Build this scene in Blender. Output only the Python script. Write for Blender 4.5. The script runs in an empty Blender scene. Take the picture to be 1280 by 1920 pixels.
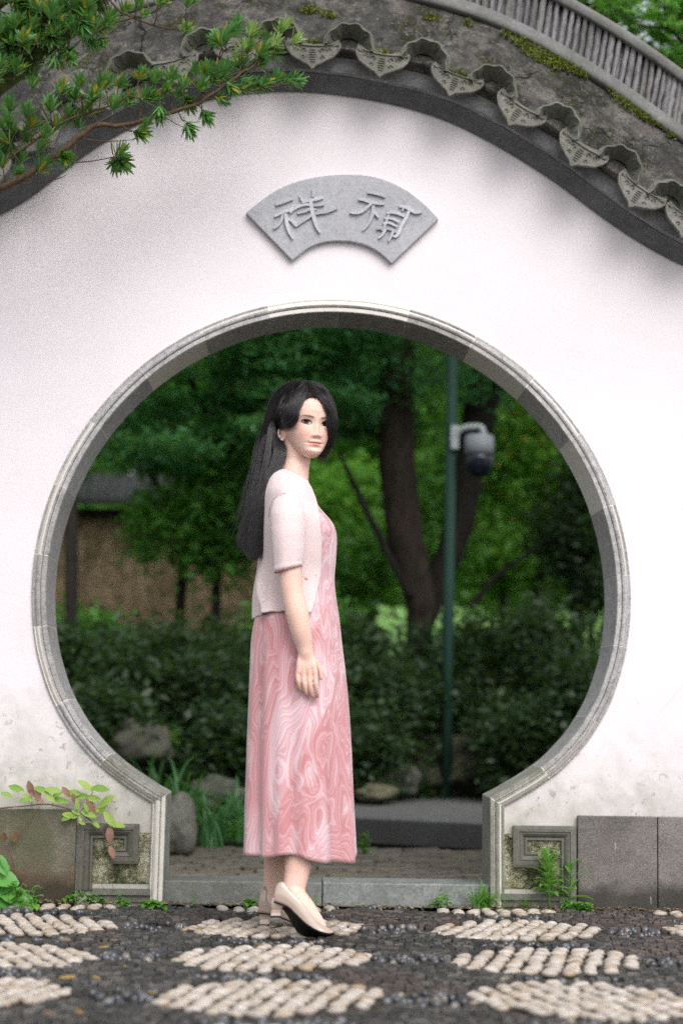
import bpy, bmesh, math, random
import numpy as np
from math import sin, cos, pi, radians, sqrt, atan2, hypot
from mathutils import Vector, Matrix, noise as mnoise

random.seed(7)
rng = np.random.default_rng(7)
scene = bpy.context.scene

# ------------------------------------------------------------------ camera
FPX = 3300.0
CAMP = np.array([0.0, -6.32, 0.67])
YAW, PITCH, ROLL = radians(-1.5), radians(6.52), radians(0.9)
cam_data = bpy.data.cameras.new('camera')
cam = bpy.data.objects.new('camera', cam_data)
scene.collection.objects.link(cam)
scene.camera = cam
cam_data.sensor_fit = 'VERTICAL'
cam_data.sensor_height = 36.0
cam_data.lens = FPX / 1920 * 36.0
cam_data.clip_start = 0.1
cam_data.clip_end = 400
cam.location = CAMP
_R = Matrix.Rotation(YAW, 3, 'Z') @ Matrix.Rotation(pi / 2 + PITCH, 3, 'X') @ Matrix.Rotation(ROLL, 3, 'Z')
cam.rotation_euler = _R.to_euler()
cam_data.dof.use_dof = True
cam_data.dof.focus_distance = 5.78
cam_data.dof.aperture_fstop = 1.7
cam_data.dof.aperture_blades = 0

# ------------------------------------------------------------------ daylight (overcast)
world = bpy.data.worlds.new('World')
scene.world = world
world.use_nodes = True
wt = world.node_tree
sky = wt.nodes.new('ShaderNodeTexSky')
sky.sky_type = 'NISHITA'
sky.sun_disc = False
SUN_EL, SUN_AZ = radians(46), radians(160)       # azimuth clockwise from +Y
sky.sun_elevation = SUN_EL
sky.sun_rotation = SUN_AZ
sky.air_density = 1.0
sky.dust_density = 3.0
hsv = wt.nodes.new('ShaderNodeHueSaturation')
hsv.inputs['Saturation'].default_value = 0.25
bg = wt.nodes['Background']
bg.inputs['Strength'].default_value = 0.15
wt.links.new(sky.outputs[0], hsv.inputs['Color'])
wt.links.new(hsv.outputs[0], bg.inputs['Color'])
sun_data = bpy.data.lights.new('sun', 'SUN')
sun_data.energy = 1.05
sun_data.angle = radians(42)
sun_data.color = (1.0, 0.945, 0.93)
sun = bpy.data.objects.new('sun', sun_data)
scene.collection.objects.link(sun)
_sd = Vector((sin(SUN_AZ) * cos(SUN_EL), cos(SUN_AZ) * cos(SUN_EL), sin(SUN_EL)))
sun.rotation_euler = _sd.to_track_quat('Z', 'Y').to_euler()
vs = scene.view_settings
vs.view_transform = 'Standard'
vs.look = 'None'
vs.gamma = 1.0
vs.use_curve_mapping = False
vs.exposure = 0.62
scene.cycles.use_denoising = False
scene.cycles.max_bounces = 6
scene.cycles.diffuse_bounces = 4
scene.cycles.transparent_max_bounces = 6

_Rn = np.array(_R)
def at(px, py, Y=0.0):
    """world point on the vertical plane y = Y seen at photo pixel (px, py)"""
    d = _Rn @ np.array([(px - 640) / FPX, (960 - py) / FPX, -1.0])
    return CAMP + d * (Y - CAMP[1]) / d[1]
def onz(px, py, z=0.0):
    d = _Rn @ np.array([(px - 640) / FPX, (960 - py) / FPX, -1.0])
    return CAMP + d * (z - CAMP[2]) / d[2]

# ------------------------------------------------------------------ helpers
def mesh(name, V, F, mats=None, smooth=False):
    me = bpy.data.meshes.new(name)
    V = np.asarray(V, dtype=np.float32)
    if isinstance(F, np.ndarray):
        n, k = F.shape
        me.vertices.add(len(V)); me.vertices.foreach_set('co', V.ravel())
        me.loops.add(n * k); me.loops.foreach_set('vertex_index', F.astype(np.int32).ravel())
        me.polygons.add(n); me.polygons.foreach_set('loop_start', np.arange(0, n * k, k, dtype=np.int32))
        try: me.polygons.foreach_set('loop_total', np.full(n, k, dtype=np.int32))
        except Exception: pass
        me.update(calc_edges=True)
    else:
        me.from_pydata([tuple(v) for v in V], [], F)
        me.update()
    if mats is not None:
        for m in (mats if isinstance(mats, (list, tuple)) else [mats]): me.materials.append(m)
    if smooth: me.polygons.foreach_set('use_smooth', [True] * len(me.polygons))
    return me
def link(name, data, parent=None, loc=None, rot=None, scale=None, **props):
    o = bpy.data.objects.new(name, data)
    scene.collection.objects.link(o)
    if parent is not None: o.parent = parent
    if loc is not None: o.location = loc
    if rot is not None: o.rotation_euler = rot
    if scale is not None: o.scale = scale
    for k, v in props.items(): o[k] = v
    return o
def obj(name, V, F, mat, parent=None, smooth=False, **props):
    return link(name, mesh(name, V, F, mat, smooth), parent, **props)
def thing(name, label, cat, loc=(0, 0, 0), group=None):
    """an Empty at the thing's base; children are given in world coordinates"""
    o = link(name, None, loc=loc, label=label, category=cat)
    o.empty_display_size = 0.1
    if group: o['group'] = group
    return o
def keep(o, root):
    """parent a world-space object without moving it"""
    o.parent = root
    o.matrix_parent_inverse = Matrix.Translation(root.location).inverted()
    return o
def part(name, V, F, mat, root, smooth=False, **props):
    V = np.asarray(V, dtype=np.float64) - np.array(root.location)
    return obj(name, V, F, mat, root, smooth, **props)
class MB:
    """collects pieces into one mesh"""
    def __init__(s): s.V = []; s.F = []; s.n = 0
    def add(s, V, F):
        V = np.asarray(V, dtype=np.float64)
        s.V.append(V); s.F += [tuple(i + s.n for i in f) for f in F]; s.n += len(V)
        return s
    def get(s): return (np.vstack(s.V) if s.V else np.zeros((0, 3))), s.F
    def build(s, name, mat, root, smooth=False, **props):
        V, F = s.get(); return part(name, V, F, mat, root, smooth, **props)
def box(c, size, rot=None):
    c = np.array(c); h = np.array(size) / 2
    V = np.array([[x, y, z] for x in (-1, 1) for y in (-1, 1) for z in (-1, 1)]) * h
    if rot is not None: V = V @ np.array(rot).T
    F = [(0, 1, 3, 2), (4, 6, 7, 5), (0, 4, 5, 1), (2, 3, 7, 6), (0, 2, 6, 4), (1, 5, 7, 3)]
    return V + c, F
def tube(P, rad, k=8, caps=True):
    P = [Vector(p) for p in P]; n = len(P)
    rad = rad if hasattr(rad, '__len__') else [rad] * n
    V = []; F = []
    up = None
    for i, p in enumerate(P):
        t = (P[min(i + 1, n - 1)] - P[max(i - 1, 0)]).normalized()
        if up is None:
            up = t.orthogonal().normalized()
        else:
            up = (up - t * up.dot(t))
            up = up.normalized() if up.length > 1e-6 else t.orthogonal().normalized()
        b = t.cross(up)
        for j in range(k):
            a = 2 * pi * j / k
            V.append(p + (up * cos(a) + b * sin(a)) * rad[i])
    for i in range(n - 1):
        for j in range(k):
            F.append((i * k + j, i * k + (j + 1) % k, (i + 1) * k + (j + 1) % k, (i + 1) * k + j))
    if caps:
        F.append(tuple(range(k - 1, -1, -1))); F.append(tuple((n - 1) * k + j for j in range(k)))
    return np.array([tuple(v) for v in V]), F
def grid_faces(n, m, wrap=False):
    F = []
    for i in range(n - 1):
        for j in range(m if wrap else m - 1):
            F.append((i * m + j, i * m + (j + 1) % m, (i + 1) * m + (j + 1) % m, (i + 1) * m + j))
    return F
def catmull(P, per=8):
    P = np.array(P, dtype=float); n = len(P); out = []
    Q = np.vstack([2 * P[0] - P[1], P, 2 * P[-1] - P[-2]])
    for i in range(n - 1):
        p0, p1, p2, p3 = Q[i:i + 4]
        for k in range(per):
            t = k / per
            out.append(.5 * (2 * p1 + (p2 - p0) * t + (2 * p0 - 5 * p1 + 4 * p2 - p3) * t * t + (3 * p1 - p0 - 3 * p2 + p3) * t ** 3))
    out.append(P[-1]); return np.array(out)
def resample(P, step):
    P = np.array(P); d = np.r_[0, np.cumsum(np.linalg.norm(np.diff(P, axis=0), axis=1))]
    n = max(2, int(round(d[-1] / step)) + 1); s = np.linspace(0, d[-1], n)
    return np.stack([np.interp(s, d, P[:, k]) for k in range(P.shape[1])], 1), s
def miters(P, side=1):
    """per-point mitred normals of a 2-D (x, z) polyline"""
    P = np.array(P); T = np.diff(P, axis=0); T /= np.linalg.norm(T, axis=1)[:, None]
    N = np.stack([-T[:, 1], T[:, 0]], 1) * side
    M = [N[0]]
    for i in range(len(N) - 1):
        m = N[i] + N[i + 1]; m /= np.linalg.norm(m); M.append(m / max(0.3, m.dot(N[i])))
    M.append(N[-1]); return np.array(M)
def sweep(P, M, prof, closed=True, fn=None):
    """profile [(offset, y)] swept along a 2-D path lying in the x-z plane"""
    n, k = len(P), len(prof); V = []
    for i in range(n):
        for (o, y) in prof:
            q = P[i] + M[i] * o
            v = (q[0], y, q[1])
            if fn: v = fn(v, i, o, y)
            V.append(v)
    F = grid_faces(n, k, closed)
    if closed: F.append(tuple(range(k - 1, -1, -1))); F.append(tuple((n - 1) * k + j for j in range(k)))
    return np.array(V), F
def nz(x, y=0, z=0, s=1.0): return mnoise.noise(Vector((x * s, y * s, z * s)))
def fix_normals(o):
    bm = bmesh.new(); bm.from_mesh(o.data); bmesh.ops.recalc_face_normals(bm, faces=bm.faces); bm.to_mesh(o.data); bm.free()
def bevel(o, w=0.003, seg=1):
    m = o.modifiers.new('edge', 'BEVEL'); m.width = w; m.segments = seg; m.limit_method = 'ANGLE'; m.angle_limit = radians(40)

# ------------------------------------------------------------------ materials
class NT:
    def __init__(s, name, rough=0.8, spec=0.3):
        s.m = bpy.data.materials.new(name); s.m.use_nodes = True; s.t = s.m.node_tree
        s.b = s.t.nodes['Principled BSDF']; s.b.inputs['Roughness'].default_value = rough
        s.b.inputs['Specular IOR Level'].default_value = spec
        s.tc = s.t.nodes.new('ShaderNodeTexCoord')
        s.geo = s.t.nodes.new('ShaderNodeNewGeometry')
    def n(s, typ, **kw):
        nd = s.t.nodes.new(typ)
        for k, v in kw.items():
            if k in nd.inputs.keys(): nd.inputs[k].default_value = v
            else: setattr(nd, k, v)
        return nd
    def l(s, a, b): s.t.links.new(a, b)
    def pos(s, scale=(1, 1, 1), obj=False):
        mp = s.n('ShaderNodeMapping'); mp.inputs['Scale'].default_value = scale
        s.l(s.tc.outputs['Object'] if obj else s.geo.outputs['Position'], mp.inputs['Vector']); return mp.outputs[0]
    def noise(s, scale, detail=4, rough=.6, dist=0, vec=None):
        nd = s.n('ShaderNodeTexNoise'); nd.inputs['Scale'].default_value = scale
        nd.inputs['Detail'].default_value = detail; nd.inputs['Roughness'].default_value = rough
        nd.inputs['Distortion'].default_value = dist
        s.l(vec if vec is not None else s.pos(), nd.inputs['Vector']); return nd.outputs['Fac']
    def ramp(s, fac, stops, interp='LINEAR'):
        r = s.n('ShaderNodeValToRGB'); cr = r.color_ramp; cr.interpolation = interp
        while len(cr.elements) < len(stops): cr.elements.new(0.5)
        for e, (p, c) in zip(cr.elements, stops):
            e.position = p; e.color = (c, c, c, 1) if not hasattr(c, '__len__') else (*c, 1)
        s.l(fac, r.inputs[0]); return r.outputs[0]
    def mix(s, a, b, fac, mode='MIX'):
        m = s.n('ShaderNodeMix'); m.data_type = 'RGBA'; m.blend_type = mode
        for v, i in ((fac, 0), (a, 6), (b, 7)):
            if hasattr(v, 'is_output'): s.l(v, m.inputs[i])
            elif hasattr(v, '__len__'): m.inputs[i].default_value = (*v, 1)
            else: m.inputs[i].default_value = v if i == 0 else (v, v, v, 1)
        return m.outputs[2]
    def math(s, op, a, b=0.0, clamp=False):
        m = s.n('ShaderNodeMath', operation=op); m.use_clamp = clamp
        for v, i in ((a, 0), (b, 1)):
            if hasattr(v, 'is_output'): s.l(v, m.inputs[i])
            else: m.inputs[i].default_value = v
        return m.outputs[0]
    def sep(s, v):
        x = s.n('ShaderNodeSeparateXYZ'); s.l(v, x.inputs[0]); return x.outputs
    def bump(s, h, strength=.5, dist=.01, nrm=None):
        b = s.n('ShaderNodeBump'); b.inputs['Strength'].default_value = strength; b.inputs['Distance'].default_value = dist
        s.l(h, b.inputs['Height'])
        if nrm: s.l(nrm, b.inputs['Normal'])
        return b.outputs[0]
    def out(s, col=None, rough=None, nrm=None):
        if col is not None:
            if hasattr(col, 'is_output'): s.l(col, s.b.inputs['Base Color'])
            else: s.b.inputs['Base Color'].default_value = (*col, 1)
        if rough is not None: s.l(rough, s.b.inputs['Roughness'])
        if nrm is not None: s.l(nrm, s.b.inputs['Normal'])
        return s.m
    def rnd(s):
        """one random number per loose piece and per object"""
        oi = s.n('ShaderNodeObjectInfo')
        return s.math('FRACT', s.math('ADD', s.geo.outputs['Random Per Island'], oi.outputs['Random']))

def m_plaster():
    t = NT('white_plaster', .9, .2); z = t.sep(t.pos())[2]
    big = t.noise(1.3, 4, .6); mid = t.noise(7, 5, .65, .4); fine = t.noise(160, 3, .7)
    col = t.mix((.80, .750, .778), (.72, .675, .700), t.ramp(big, [(.35, 0), (.7, 1)]))
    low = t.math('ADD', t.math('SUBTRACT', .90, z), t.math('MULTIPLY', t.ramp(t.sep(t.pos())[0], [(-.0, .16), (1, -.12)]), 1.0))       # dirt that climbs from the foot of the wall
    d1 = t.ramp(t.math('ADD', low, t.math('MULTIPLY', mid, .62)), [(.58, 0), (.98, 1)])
    stain = t.mix((.52, .50, .44), (.30, .31, .25), t.ramp(t.noise(14, 5, .7), [(.4, 0), (.65, 1)]))
    col = t.mix(col, stain, t.math('MULTIPLY', d1, .72))
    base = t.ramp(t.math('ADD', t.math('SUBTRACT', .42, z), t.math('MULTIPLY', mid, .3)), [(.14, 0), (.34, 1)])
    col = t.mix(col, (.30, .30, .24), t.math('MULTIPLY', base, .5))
    streak = t.ramp(t.noise(9, 5, .7, .3, t.pos((1, 1, .22))), [(.62, 0), (.8, 1)])
    col = t.mix(col, (.42, .40, .34), t.math('MULTIPLY', t.math('MULTIPLY', streak, t.ramp(low, [(0, 0), (.5, 1)])), .55))
    vor = t.n('ShaderNodeTexVoronoi', feature='DISTANCE_TO_EDGE'); vor.inputs['Scale'].default_value = 3.1
    t.l(t.mix(t.pos(), t.ramp(t.noise(5, 4), [(0, (0, 0, 0)), (1, (1, 1, 1))]), .22), vor.inputs['Vector'])
    crack = t.math('MULTIPLY', t.ramp(vor.outputs['Distance'], [(0, 1), (.006, 0)]), t.math('MULTIPLY', t.ramp(low, [(.05, 0), (.35, 1)]), t.ramp(t.noise(2.3, 2), [(.52, 0), (.6, 1)])))
    col = t.mix(col, (.18, .18, .15), t.math('MULTIPLY', crack, .8))
    peel = t.math('MULTIPLY', t.ramp(t.noise(24, 6, .75, .8), [(.6, 0), (.64, 1)]), t.ramp(low, [(.28, 0), (.55, 1)]))
    col = t.mix(col, (.22, .22, .16), t.math('MULTIPLY', peel, .65))
    h = t.math('ADD', t.math('MULTIPLY', fine, .25), t.math('ADD', t.math('MULTIPLY', mid, .8), t.math('MULTIPLY', peel, -.7)))
    return t.out(col, None, t.bump(h, .35, .006))
def m_stone(name, a, b, rough=.75, sc=1.0, green=0.0, streak=True, spec=.35, bmp=.4, dark=.8):
    t = NT(name, rough, spec)
    big = t.noise(5 * sc, 5, .65, .5); fine = t.noise(90 * sc, 4, .75); sp = t.noise(420 * sc, 2, .6)
    col = t.mix(a, b, t.ramp(big, [(.32, 0), (.68, 1)]))
    mid = t.noise(34 * sc, 5, .75, .6)
    col = t.mix(col, t.mix(col, (.02, .02, .02), .7), t.ramp(fine, [(.46, 0), (.72, dark)]))
    col = t.mix(col, t.mix(col, (.015, .015, .015), .55), t.ramp(mid, [(.5, 0), (.7, dark)]))
    col = t.mix(col, t.mix(col, tuple(min(.9, q * 1.9) for q in a), .5), t.ramp(mid, [(.3, dark * .7), (.45, 0)]))
    col = t.mix(col, t.mix(col, tuple(min(.85, q * 2.2) for q in a), .5), t.ramp(sp, [(.6, 0), (.8, .6)]))
    rv = t.rnd()
    col = t.mix(col, t.mix(col, (.5, .5, .5), .5), t.math('MULTIPLY', rv, .3))
    col = t.mix(col, t.mix(col, (.10, .085, .055), .55), t.ramp(t.math('FRACT', t.math('MULTIPLY', rv, 7.7)), [(.3, 0), (1, .6)]))
    if green:
        col = t.mix(col, (.10, .115, .055), t.math('MULTIPLY', t.ramp(t.noise(11 * sc, 6, .7, .7), [(.42, 0), (.66, 1)]), green))
    return t.out(col, t.ramp(big, [(0, rough - .15), (1, min(1, rough + .1))]), t.bump(t.math('ADD', fine, t.math('MULTIPLY', sp, .4)), bmp, .004))
def m_coping():
    t = NT('weathered_cement_coping', .85, .3)
    big = t.noise(3.2, 6, .7, .6); mid = t.noise(16, 6, .72, .5); fine = t.noise(130, 4, .75)
    col = t.ramp(big, [(.28, (.030, .030, .028)), (.45, (.085, .082, .075)), (.58, (.185, .172, .155)), (.75, (.055, .055, .055))])
    col = t.mix(col, (.03, .03, .028), t.ramp(mid, [(.42, 0), (.62, .9)]))
    col = t.mix(col, (.34, .30, .26), t.ramp(t.noise(34, 6, .8), [(.56, 0), (.68, .75)]))
    col = t.mix(col, (.012, .012, .011), t.ramp(fine, [(.5, 0), (.68, .75)]))
    pink = t.ramp(t.noise(6.5, 4, .6), [(.6, 0), (.75, .35)])
    col = t.mix(col, (.20, .15, .13), pink)
    mossm = t.math('MULTIPLY', t.ramp(t.noise(4.5, 3, .6), [(.55, 0), (.62, 1)]), t.ramp(t.noise(38, 5, .8), [(.48, 0), (.58, 1)]))
    col = t.mix(col, t.mix((.045, .060, .010), (.12, .13, .018), t.noise(60, 3)), t.math('MULTIPLY', mossm, .8))
    vor = t.n('ShaderNodeTexVoronoi', feature='DISTANCE_TO_EDGE'); vor.inputs['Scale'].default_value = 4
    t.l(t.mix(t.pos(), t.ramp(t.noise(6, 4), [(0, (0, 0, 0)), (1, (1, 1, 1))]), .25), vor.inputs['Vector'])
    crack = t.math('MULTIPLY', t.ramp(vor.outputs['Distance'], [(0, 1), (.012, 0)]), t.ramp(t.noise(2, 2), [(.48, 0), (.55, 1)]))
    col = t.mix(col, (.012, .012, .012), crack)
    h = t.math('ADD', t.math('MULTIPLY', fine, .5), t.math('ADD', t.math('MULTIPLY', mid, 1.2), t.math('ADD', t.math('MULTIPLY', mossm, 1.0), t.math('MULTIPLY', crack, -1.5))))
    return t.out(col, None, t.bump(h, 1.0, .018))
def m_leaf(name, c1, c2, trans=.35, rough=.45, yellow=None, yfac=.12, spec=.4):
    t = NT(name, rough, spec)
    r = t.rnd()
    col = t.mix(c1, c2, r)
    if yellow:
        r2 = t.math('FRACT', t.math('MULTIPLY', r, 17.3))
        col = t.mix(col, yellow, t.ramp(r2, [(1 - yfac, 0), (1 - yfac + .02, .9)]))
    col = t.mix(col, t.mix(col, (.3, .4, .1), .3), t.ramp(t.noise(60, 3), [(.4, 0), (.7, .5)]))
    t.out(col)
    tr = t.n('ShaderNodeBsdfTranslucent'); t.l(t.mix(col, t.mix(col, (.45, .8, .08), .5), .7), tr.inputs['Color'])
    ms = t.n('ShaderNodeMixShader'); ms.inputs[0].default_value = trans
    t.l(t.b.outputs[0], ms.inputs[1]); t.l(tr.outputs[0], ms.inputs[2])
    t.l(ms.outputs[0], t.t.nodes['Material Output'].inputs['Surface'])
    return t.m
def m_bark(name, a, b, moss=0.0):
    t = NT(name, .9, .2)
    v = t.pos((1, 1, .25)); n1 = t.noise(22, 6, .75, .6, v)
    col = t.mix(a, b, t.ramp(n1, [(.35, 0), (.65, 1)]))
    if moss: col = t.mix(col, (.075, .11, .02), t.math('MULTIPLY', t.ramp(t.noise(30, 5, .8), [(.35, 0), (.55, 1)]), moss))
    return t.out(col, None, t.bump(n1, .9, .02))
def m_plain(name, c, rough=.6, spec=.4, metal=0.0, var=.15, sc=40):
    t = NT(name, rough, spec); t.b.inputs['Metallic'].default_value = metal
    return t.out(t.mix(c, tuple(x * (1 - var * 2) for x in c), t.noise(sc, 4)))

def m_slab(name, a, b, green):
    t = NT(name, .8, .3); z = t.sep(t.pos())[2]
    big = t.noise(4, 5, .7, .6); fine = t.noise(150, 4, .8); sp = t.noise(420, 2, .7)
    col = t.mix(a, b, t.ramp(big, [(.35, 0), (.65, 1)]))
    col = t.mix(col, (.035, .033, .03), t.ramp(fine, [(.5, 0), (.68, .7)]))
    col = t.mix(col, (.50, .46, .40), t.ramp(sp, [(.58, 0), (.75, .45)]))
    if green:
        col = t.mix(col, (.085, .095, .04), t.math('MULTIPLY', t.ramp(t.noise(6, 5, .7), [(.40, 0), (.62, 1)]), .6))
        col = t.mix(col, (.16, .085, .045), t.math('MULTIPLY', t.ramp(t.math('ADD', z, t.math('MULTIPLY', big, -.15)), [(-.05, .8), (.06, 0)]), .6))
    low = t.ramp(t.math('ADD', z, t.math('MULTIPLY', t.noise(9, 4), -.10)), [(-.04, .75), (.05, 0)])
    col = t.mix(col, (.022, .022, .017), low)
    # pale run marks
    run = t.noise(13, 3, .6, .2, t.pos((2.6, 1, .16))); brk = t.noise(9, 3, .6)
    line = t.math('MULTIPLY', t.ramp(run, [(.655, 0), (.675, 1)]), t.ramp(brk, [(.52, 0), (.58, 1)]))
    col = t.mix(col, (.60, .58, .52), t.math('MULTIPLY', line, .0 if green else .75))
    return t.out(col, None, t.bump(t.math('ADD', fine, t.math('MULTIPLY', sp, .7)), .8, .005))
M = dict(
    plaster=m_plaster(), coping=m_coping(),
    ring=m_stone('grey_frame_stone', (.52, .505, .51), (.40, .39, .39), .7, green=.12),
    ringlow=m_stone('damp_frame_stone', (.42, .41, .37), (.25, .25, .21), .7, green=.45),
    thresh=m_stone('damp_threshold_stone', (.27, .285, .28), (.17, .185, .18), .6, 1.0, green=.15),
    mortar=m_plain('pale_mortar', (.78, .75, .68), .9),
    slab=m_slab('bush_hammered_granite', (.25, .225, .21), (.14, .13, .12), 0),
    slabgreen=m_slab('mossy_granite', (.22, .20, .155), (.12, .115, .085), 1),
    fret=m_stone('dark_moulded_stone', (.17, .165, .15), (.095, .095, .085), .75, green=.4),
    plaque=m_stone('grey_plaque_stone', (.58, .59, .64), (.47, .48, .53), .8, 1.0, dark=.35),
    fascia=m_stone('grey_fired_clay', (.30, .30, .32), (.11, .115, .12), .55, 1.0, green=.15),
    cove=m_stone('dark_clay_moulding', (.13, .135, .145), (.06, .063, .07), .5, green=.1),
    tile=m_stone('fired_clay_tile', (.22, .205, .19), (.10, .095, .085), .75, 2.0, green=.6, bmp=.8),
    archtile=m_stone('mossy_clay_tile', (.17, .175, .15), (.075, .08, .065), .75, 2.0, green=.6, bmp=.8),
    ridge=m_stone('grey_ridge_tile', (.23, .22, .23), (.10, .095, .10), .75, 1.5),
    band=m_stone('cement_band', (.17, .17, .17), (.08, .08, .078), .8, 1.0, green=.3),
)
# ================================================================== the garden wall
CX, CZ = .138, 1.102
wall = thing('garden_wall', 'white plastered garden wall with a round moon gate and a curving grey tiled coping', 'wall', (CX, .12, 0))
# gate outline: angle -> radius (leaves the circle towards the two jamb corners)
_ra = np.array([-52.2, -46, -37.1, -28.6, -20.9, -12, 90, 192, 200.9, 208.6, 217.1, 225, 232.2])
_rr = np.array([.918, .940, .979, 1.005, 1.018, 1.0235, 1.0235, 1.0235, 1.018, 1.004, .979, .948, .925])
def gate_pt(a):
    r = np.interp(a, _ra, _rr); return np.array([CX + r * cos(radians(a)), CZ + r * sin(radians(a))])
angs = list(np.arange(-51.7, 231.7, 1.4)) + [231.7]
arc = [gate_pt(a) for a in angs]
gate = [np.array([arc[0][0] + .003, 0.0])] + [np.array([arc[0][0] + .001, .2])] + arc + [np.array([arc[-1][0] - .001, .2]), np.array([arc[-1][0] - .003, 0.0])]
gate = np.array(gate); GM = miters(gate, -1)      # normals point away from the opening
if (GM[60] @ (gate[60] - [CX, CZ])) < 0: GM = -GM
FRAME = [(0.0, .243), (0.0, .02), (0.0005, .004), (.0, -.012), (.0025, -.0165), (.016, -.0165), (.0175, -.0105), (.0190, -.0105), (.0205, -.0205), (.026, -.0235),
         (.033, -.021), (.039, -.012), (.043, -.0095), (.047, -.0125), (.0515, -.0095), (.053, .03), (.053, .243)]
# top curve of the plaster
TOPPX = [(0, 403), (60, 368), (130, 313), (200, 264), (300, 215), (420, 181), (530, 171), (640, 178), (760, 201), (860, 236), (960, 290), (1040, 342), (1130, 408), (1200, 455), (1280, 497)]
tp = [at(*p)[[0, 2]] for p in TOPPX]
tp = [np.array(p) for p in [(-4.6, 2.02), (-3.4, 2.04), (-2.4, 2.09), (-1.75, 2.18), (-1.38, 2.32)]] + tp + [np.array(p) for p in [(1.62, 2.26), (1.95, 2.19), (2.5, 2.13), (3.6, 2.09), (4.8, 2.07)]]
TOP, TS = resample(catmull(tp, 10), .02)
TM = miters(TOP, 1)
_k = np.ones(9) / 9
for c in (0, 1): TM[4:-4, c] = np.convolve(TM[:, c], _k, 'valid')
TM /= np.linalg.norm(TM, axis=1)[:, None]
def top_at(x):
    i = int(np.argmin(abs(TOP[:, 0] - x))); return i
# plaster body
hole = gate + GM * .03
hole[0][1] = hole[-1][1] = -.05
outline = [(4.7, -.05)] + [tuple(TOP[i] + TM[i] * .03) for i in range(len(TOP) - 1, -1, -3)] + [(-4.55, -.05)] + [tuple(p) for p in hole[::-1]]
outline = [p for p in outline]
bm = bmesh.new()
vs_ = [bm.verts.new((p[0], 0.0, p[1])) for p in outline]
f = bm.faces.new(vs_)
r = bmesh.ops.extrude_face_region(bm, geom=[f])
for v in [g for g in r['geom'] if isinstance(g, bmesh.types.BMVert)]: v.co.y = .235
bmesh.ops.recalc_face_normals(bm, faces=bm.faces)
bmesh.ops.triangulate(bm, faces=bm.faces)
me = bpy.data.meshes.new('plaster_face'); bm.to_mesh(me); bm.free(); me.materials.append(M['plaster'])
keep(link('plaster_face', me), wall)
# moulded gate frame cut into stones
cuts_deg = [-51.7, -38.5, -24.5, -10, 4.3, 18.5, 33, 47, 61, 75, 89.4, 103.7, 118, 132, 146, 160, 174, 188, 203, 217.5, 231.7]
idx = [int(np.argmin(abs(np.array(angs) - a))) + 2 for a in cuts_deg]
pieces = [(0, idx[0])] + list(zip(idx[:-1], idx[1:])) + [(idx[-1], len(gate) - 1)]
for k, (i0, i1) in enumerate(pieces):
    P = gate[i0:i1 + 1].copy(); Mm = GM[i0:i1 + 1]
    t0 = (P[1] - P[0]) / np.linalg.norm(P[1] - P[0]); t1 = (P[-1] - P[-2]) / np.linalg.norm(P[-1] - P[-2])
    g = .0019
    P[0] = P[0] + t0 * g; P[-1] = P[-1] - t1 * g
    dy = random.uniform(-.0012, .0012); dr = random.uniform(-.001, .001)
    V, F = sweep(P, Mm, [(o + dr, y + dy) for o, y in FRAME])
    o = part('frame_stone', V, F, M['ringlow'] if k in (0, 1, len(pieces) - 2, len(pieces) - 1) else M['ring'], wall); fix_normals(o)
V, F = sweep(gate, GM, [(o + (.0005 if o < .04 else -.0005), y + (.0006 if y < 0 else -.002)) for o, y in FRAME])
fix_normals(part('frame_mortar', V, F, M['mortar'], wall))
# threshold stones across the foot of the gate
xl, xr = gate[-1][0] - .002, gate[0][0] + .002
xm = at(604, 1680, .0)[0]
for a, b in ((xl, xm - .0015), (xm + .0015, xr)):
    o = part('threshold_stone', *box(((a + b) / 2, .112, .032), (b - a, .20, .085)), M['thresh'], wall); bevel(o, .005, 2)
# skirting slabs
def slab(x0, x1, z1, mat, y0=-.026):
    o = part('skirting_slab', *box(((x0 + x1) / 2, (y0 + .0) / 2 - .002, z1 / 2 - .03), (x1 - x0, abs(y0) - .0, z1 + .06)), mat, wall); bevel(o, .004, 2); return o
zl = .318; zr = .322
slab(-.745 - .78, -.7485, zl, M['slabgreen']); slab(-2.31, -1.529, zl, M['slabgreen']); slab(-3.6, -2.314, zl, M['slab'])
slab(1.018, 1.300, zr, M['slab']); slab(1.303, 1.98, zr, M['slab']); slab(1.984, 2.8, zr, M['slab']); slab(2.804, 3.9, zr, M['slab'])
# key-fret mouldings beside the jambs
FP = [(0, -.002), (0, -.024), (.010, -.027), (.020, -.027), (.0215, -.022), (.0235, -.022), (.027, -.024), (.036, -.017), (.041, -.010), (.044, -.015), (.050, -.015), (.052, -.010), (.052, -.002)]
def fret(px_pts, name, mat):
    P = np.array([at(x, y)[[0, 2]] for x, y in px_pts])
    # square the path up
    return P
def fret_piece(P, side):
    Mm = miters(np.array(P), side)
    V, F = sweep(np.array(P), Mm, FP); o = part('fret_moulding', V, F, M['fret'], wall); fix_normals(o); return o
aL = at(143, 1543)[[0, 2]]; bL = at(262, 1546)[[0, 2]]; cL = at(262, 1619)[[0, 2]]
x0, x1 = -.741, bL[0]; zt = aL[1]; zb = cL[1]
fret_piece([(x0, .04), (x0, zt), (x1, zt), (x1, zb), (x1 - .095, zb)], -1)
V, F = sweep(np.array([(x0 + .054, .045), (-.484, .045)]), miters(np.array([(x0, .045), (-.484, .045)]), -1), [(0, -.002), (0, -.018), (.02, -.022), (.022, -.012), (.045, -.012), (.045, -.002)])
fix_normals(part('fret_sill', V, F, M['fret'], wall))
aR = at(1079, 1549)[[0, 2]]; bR = at(960, 1547)[[0, 2]]; cR = at(960, 1625)[[0, 2]]
x0r, x1r = 1.013, bR[0]; ztr = aR[1]; zbr = cR[1]
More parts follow.
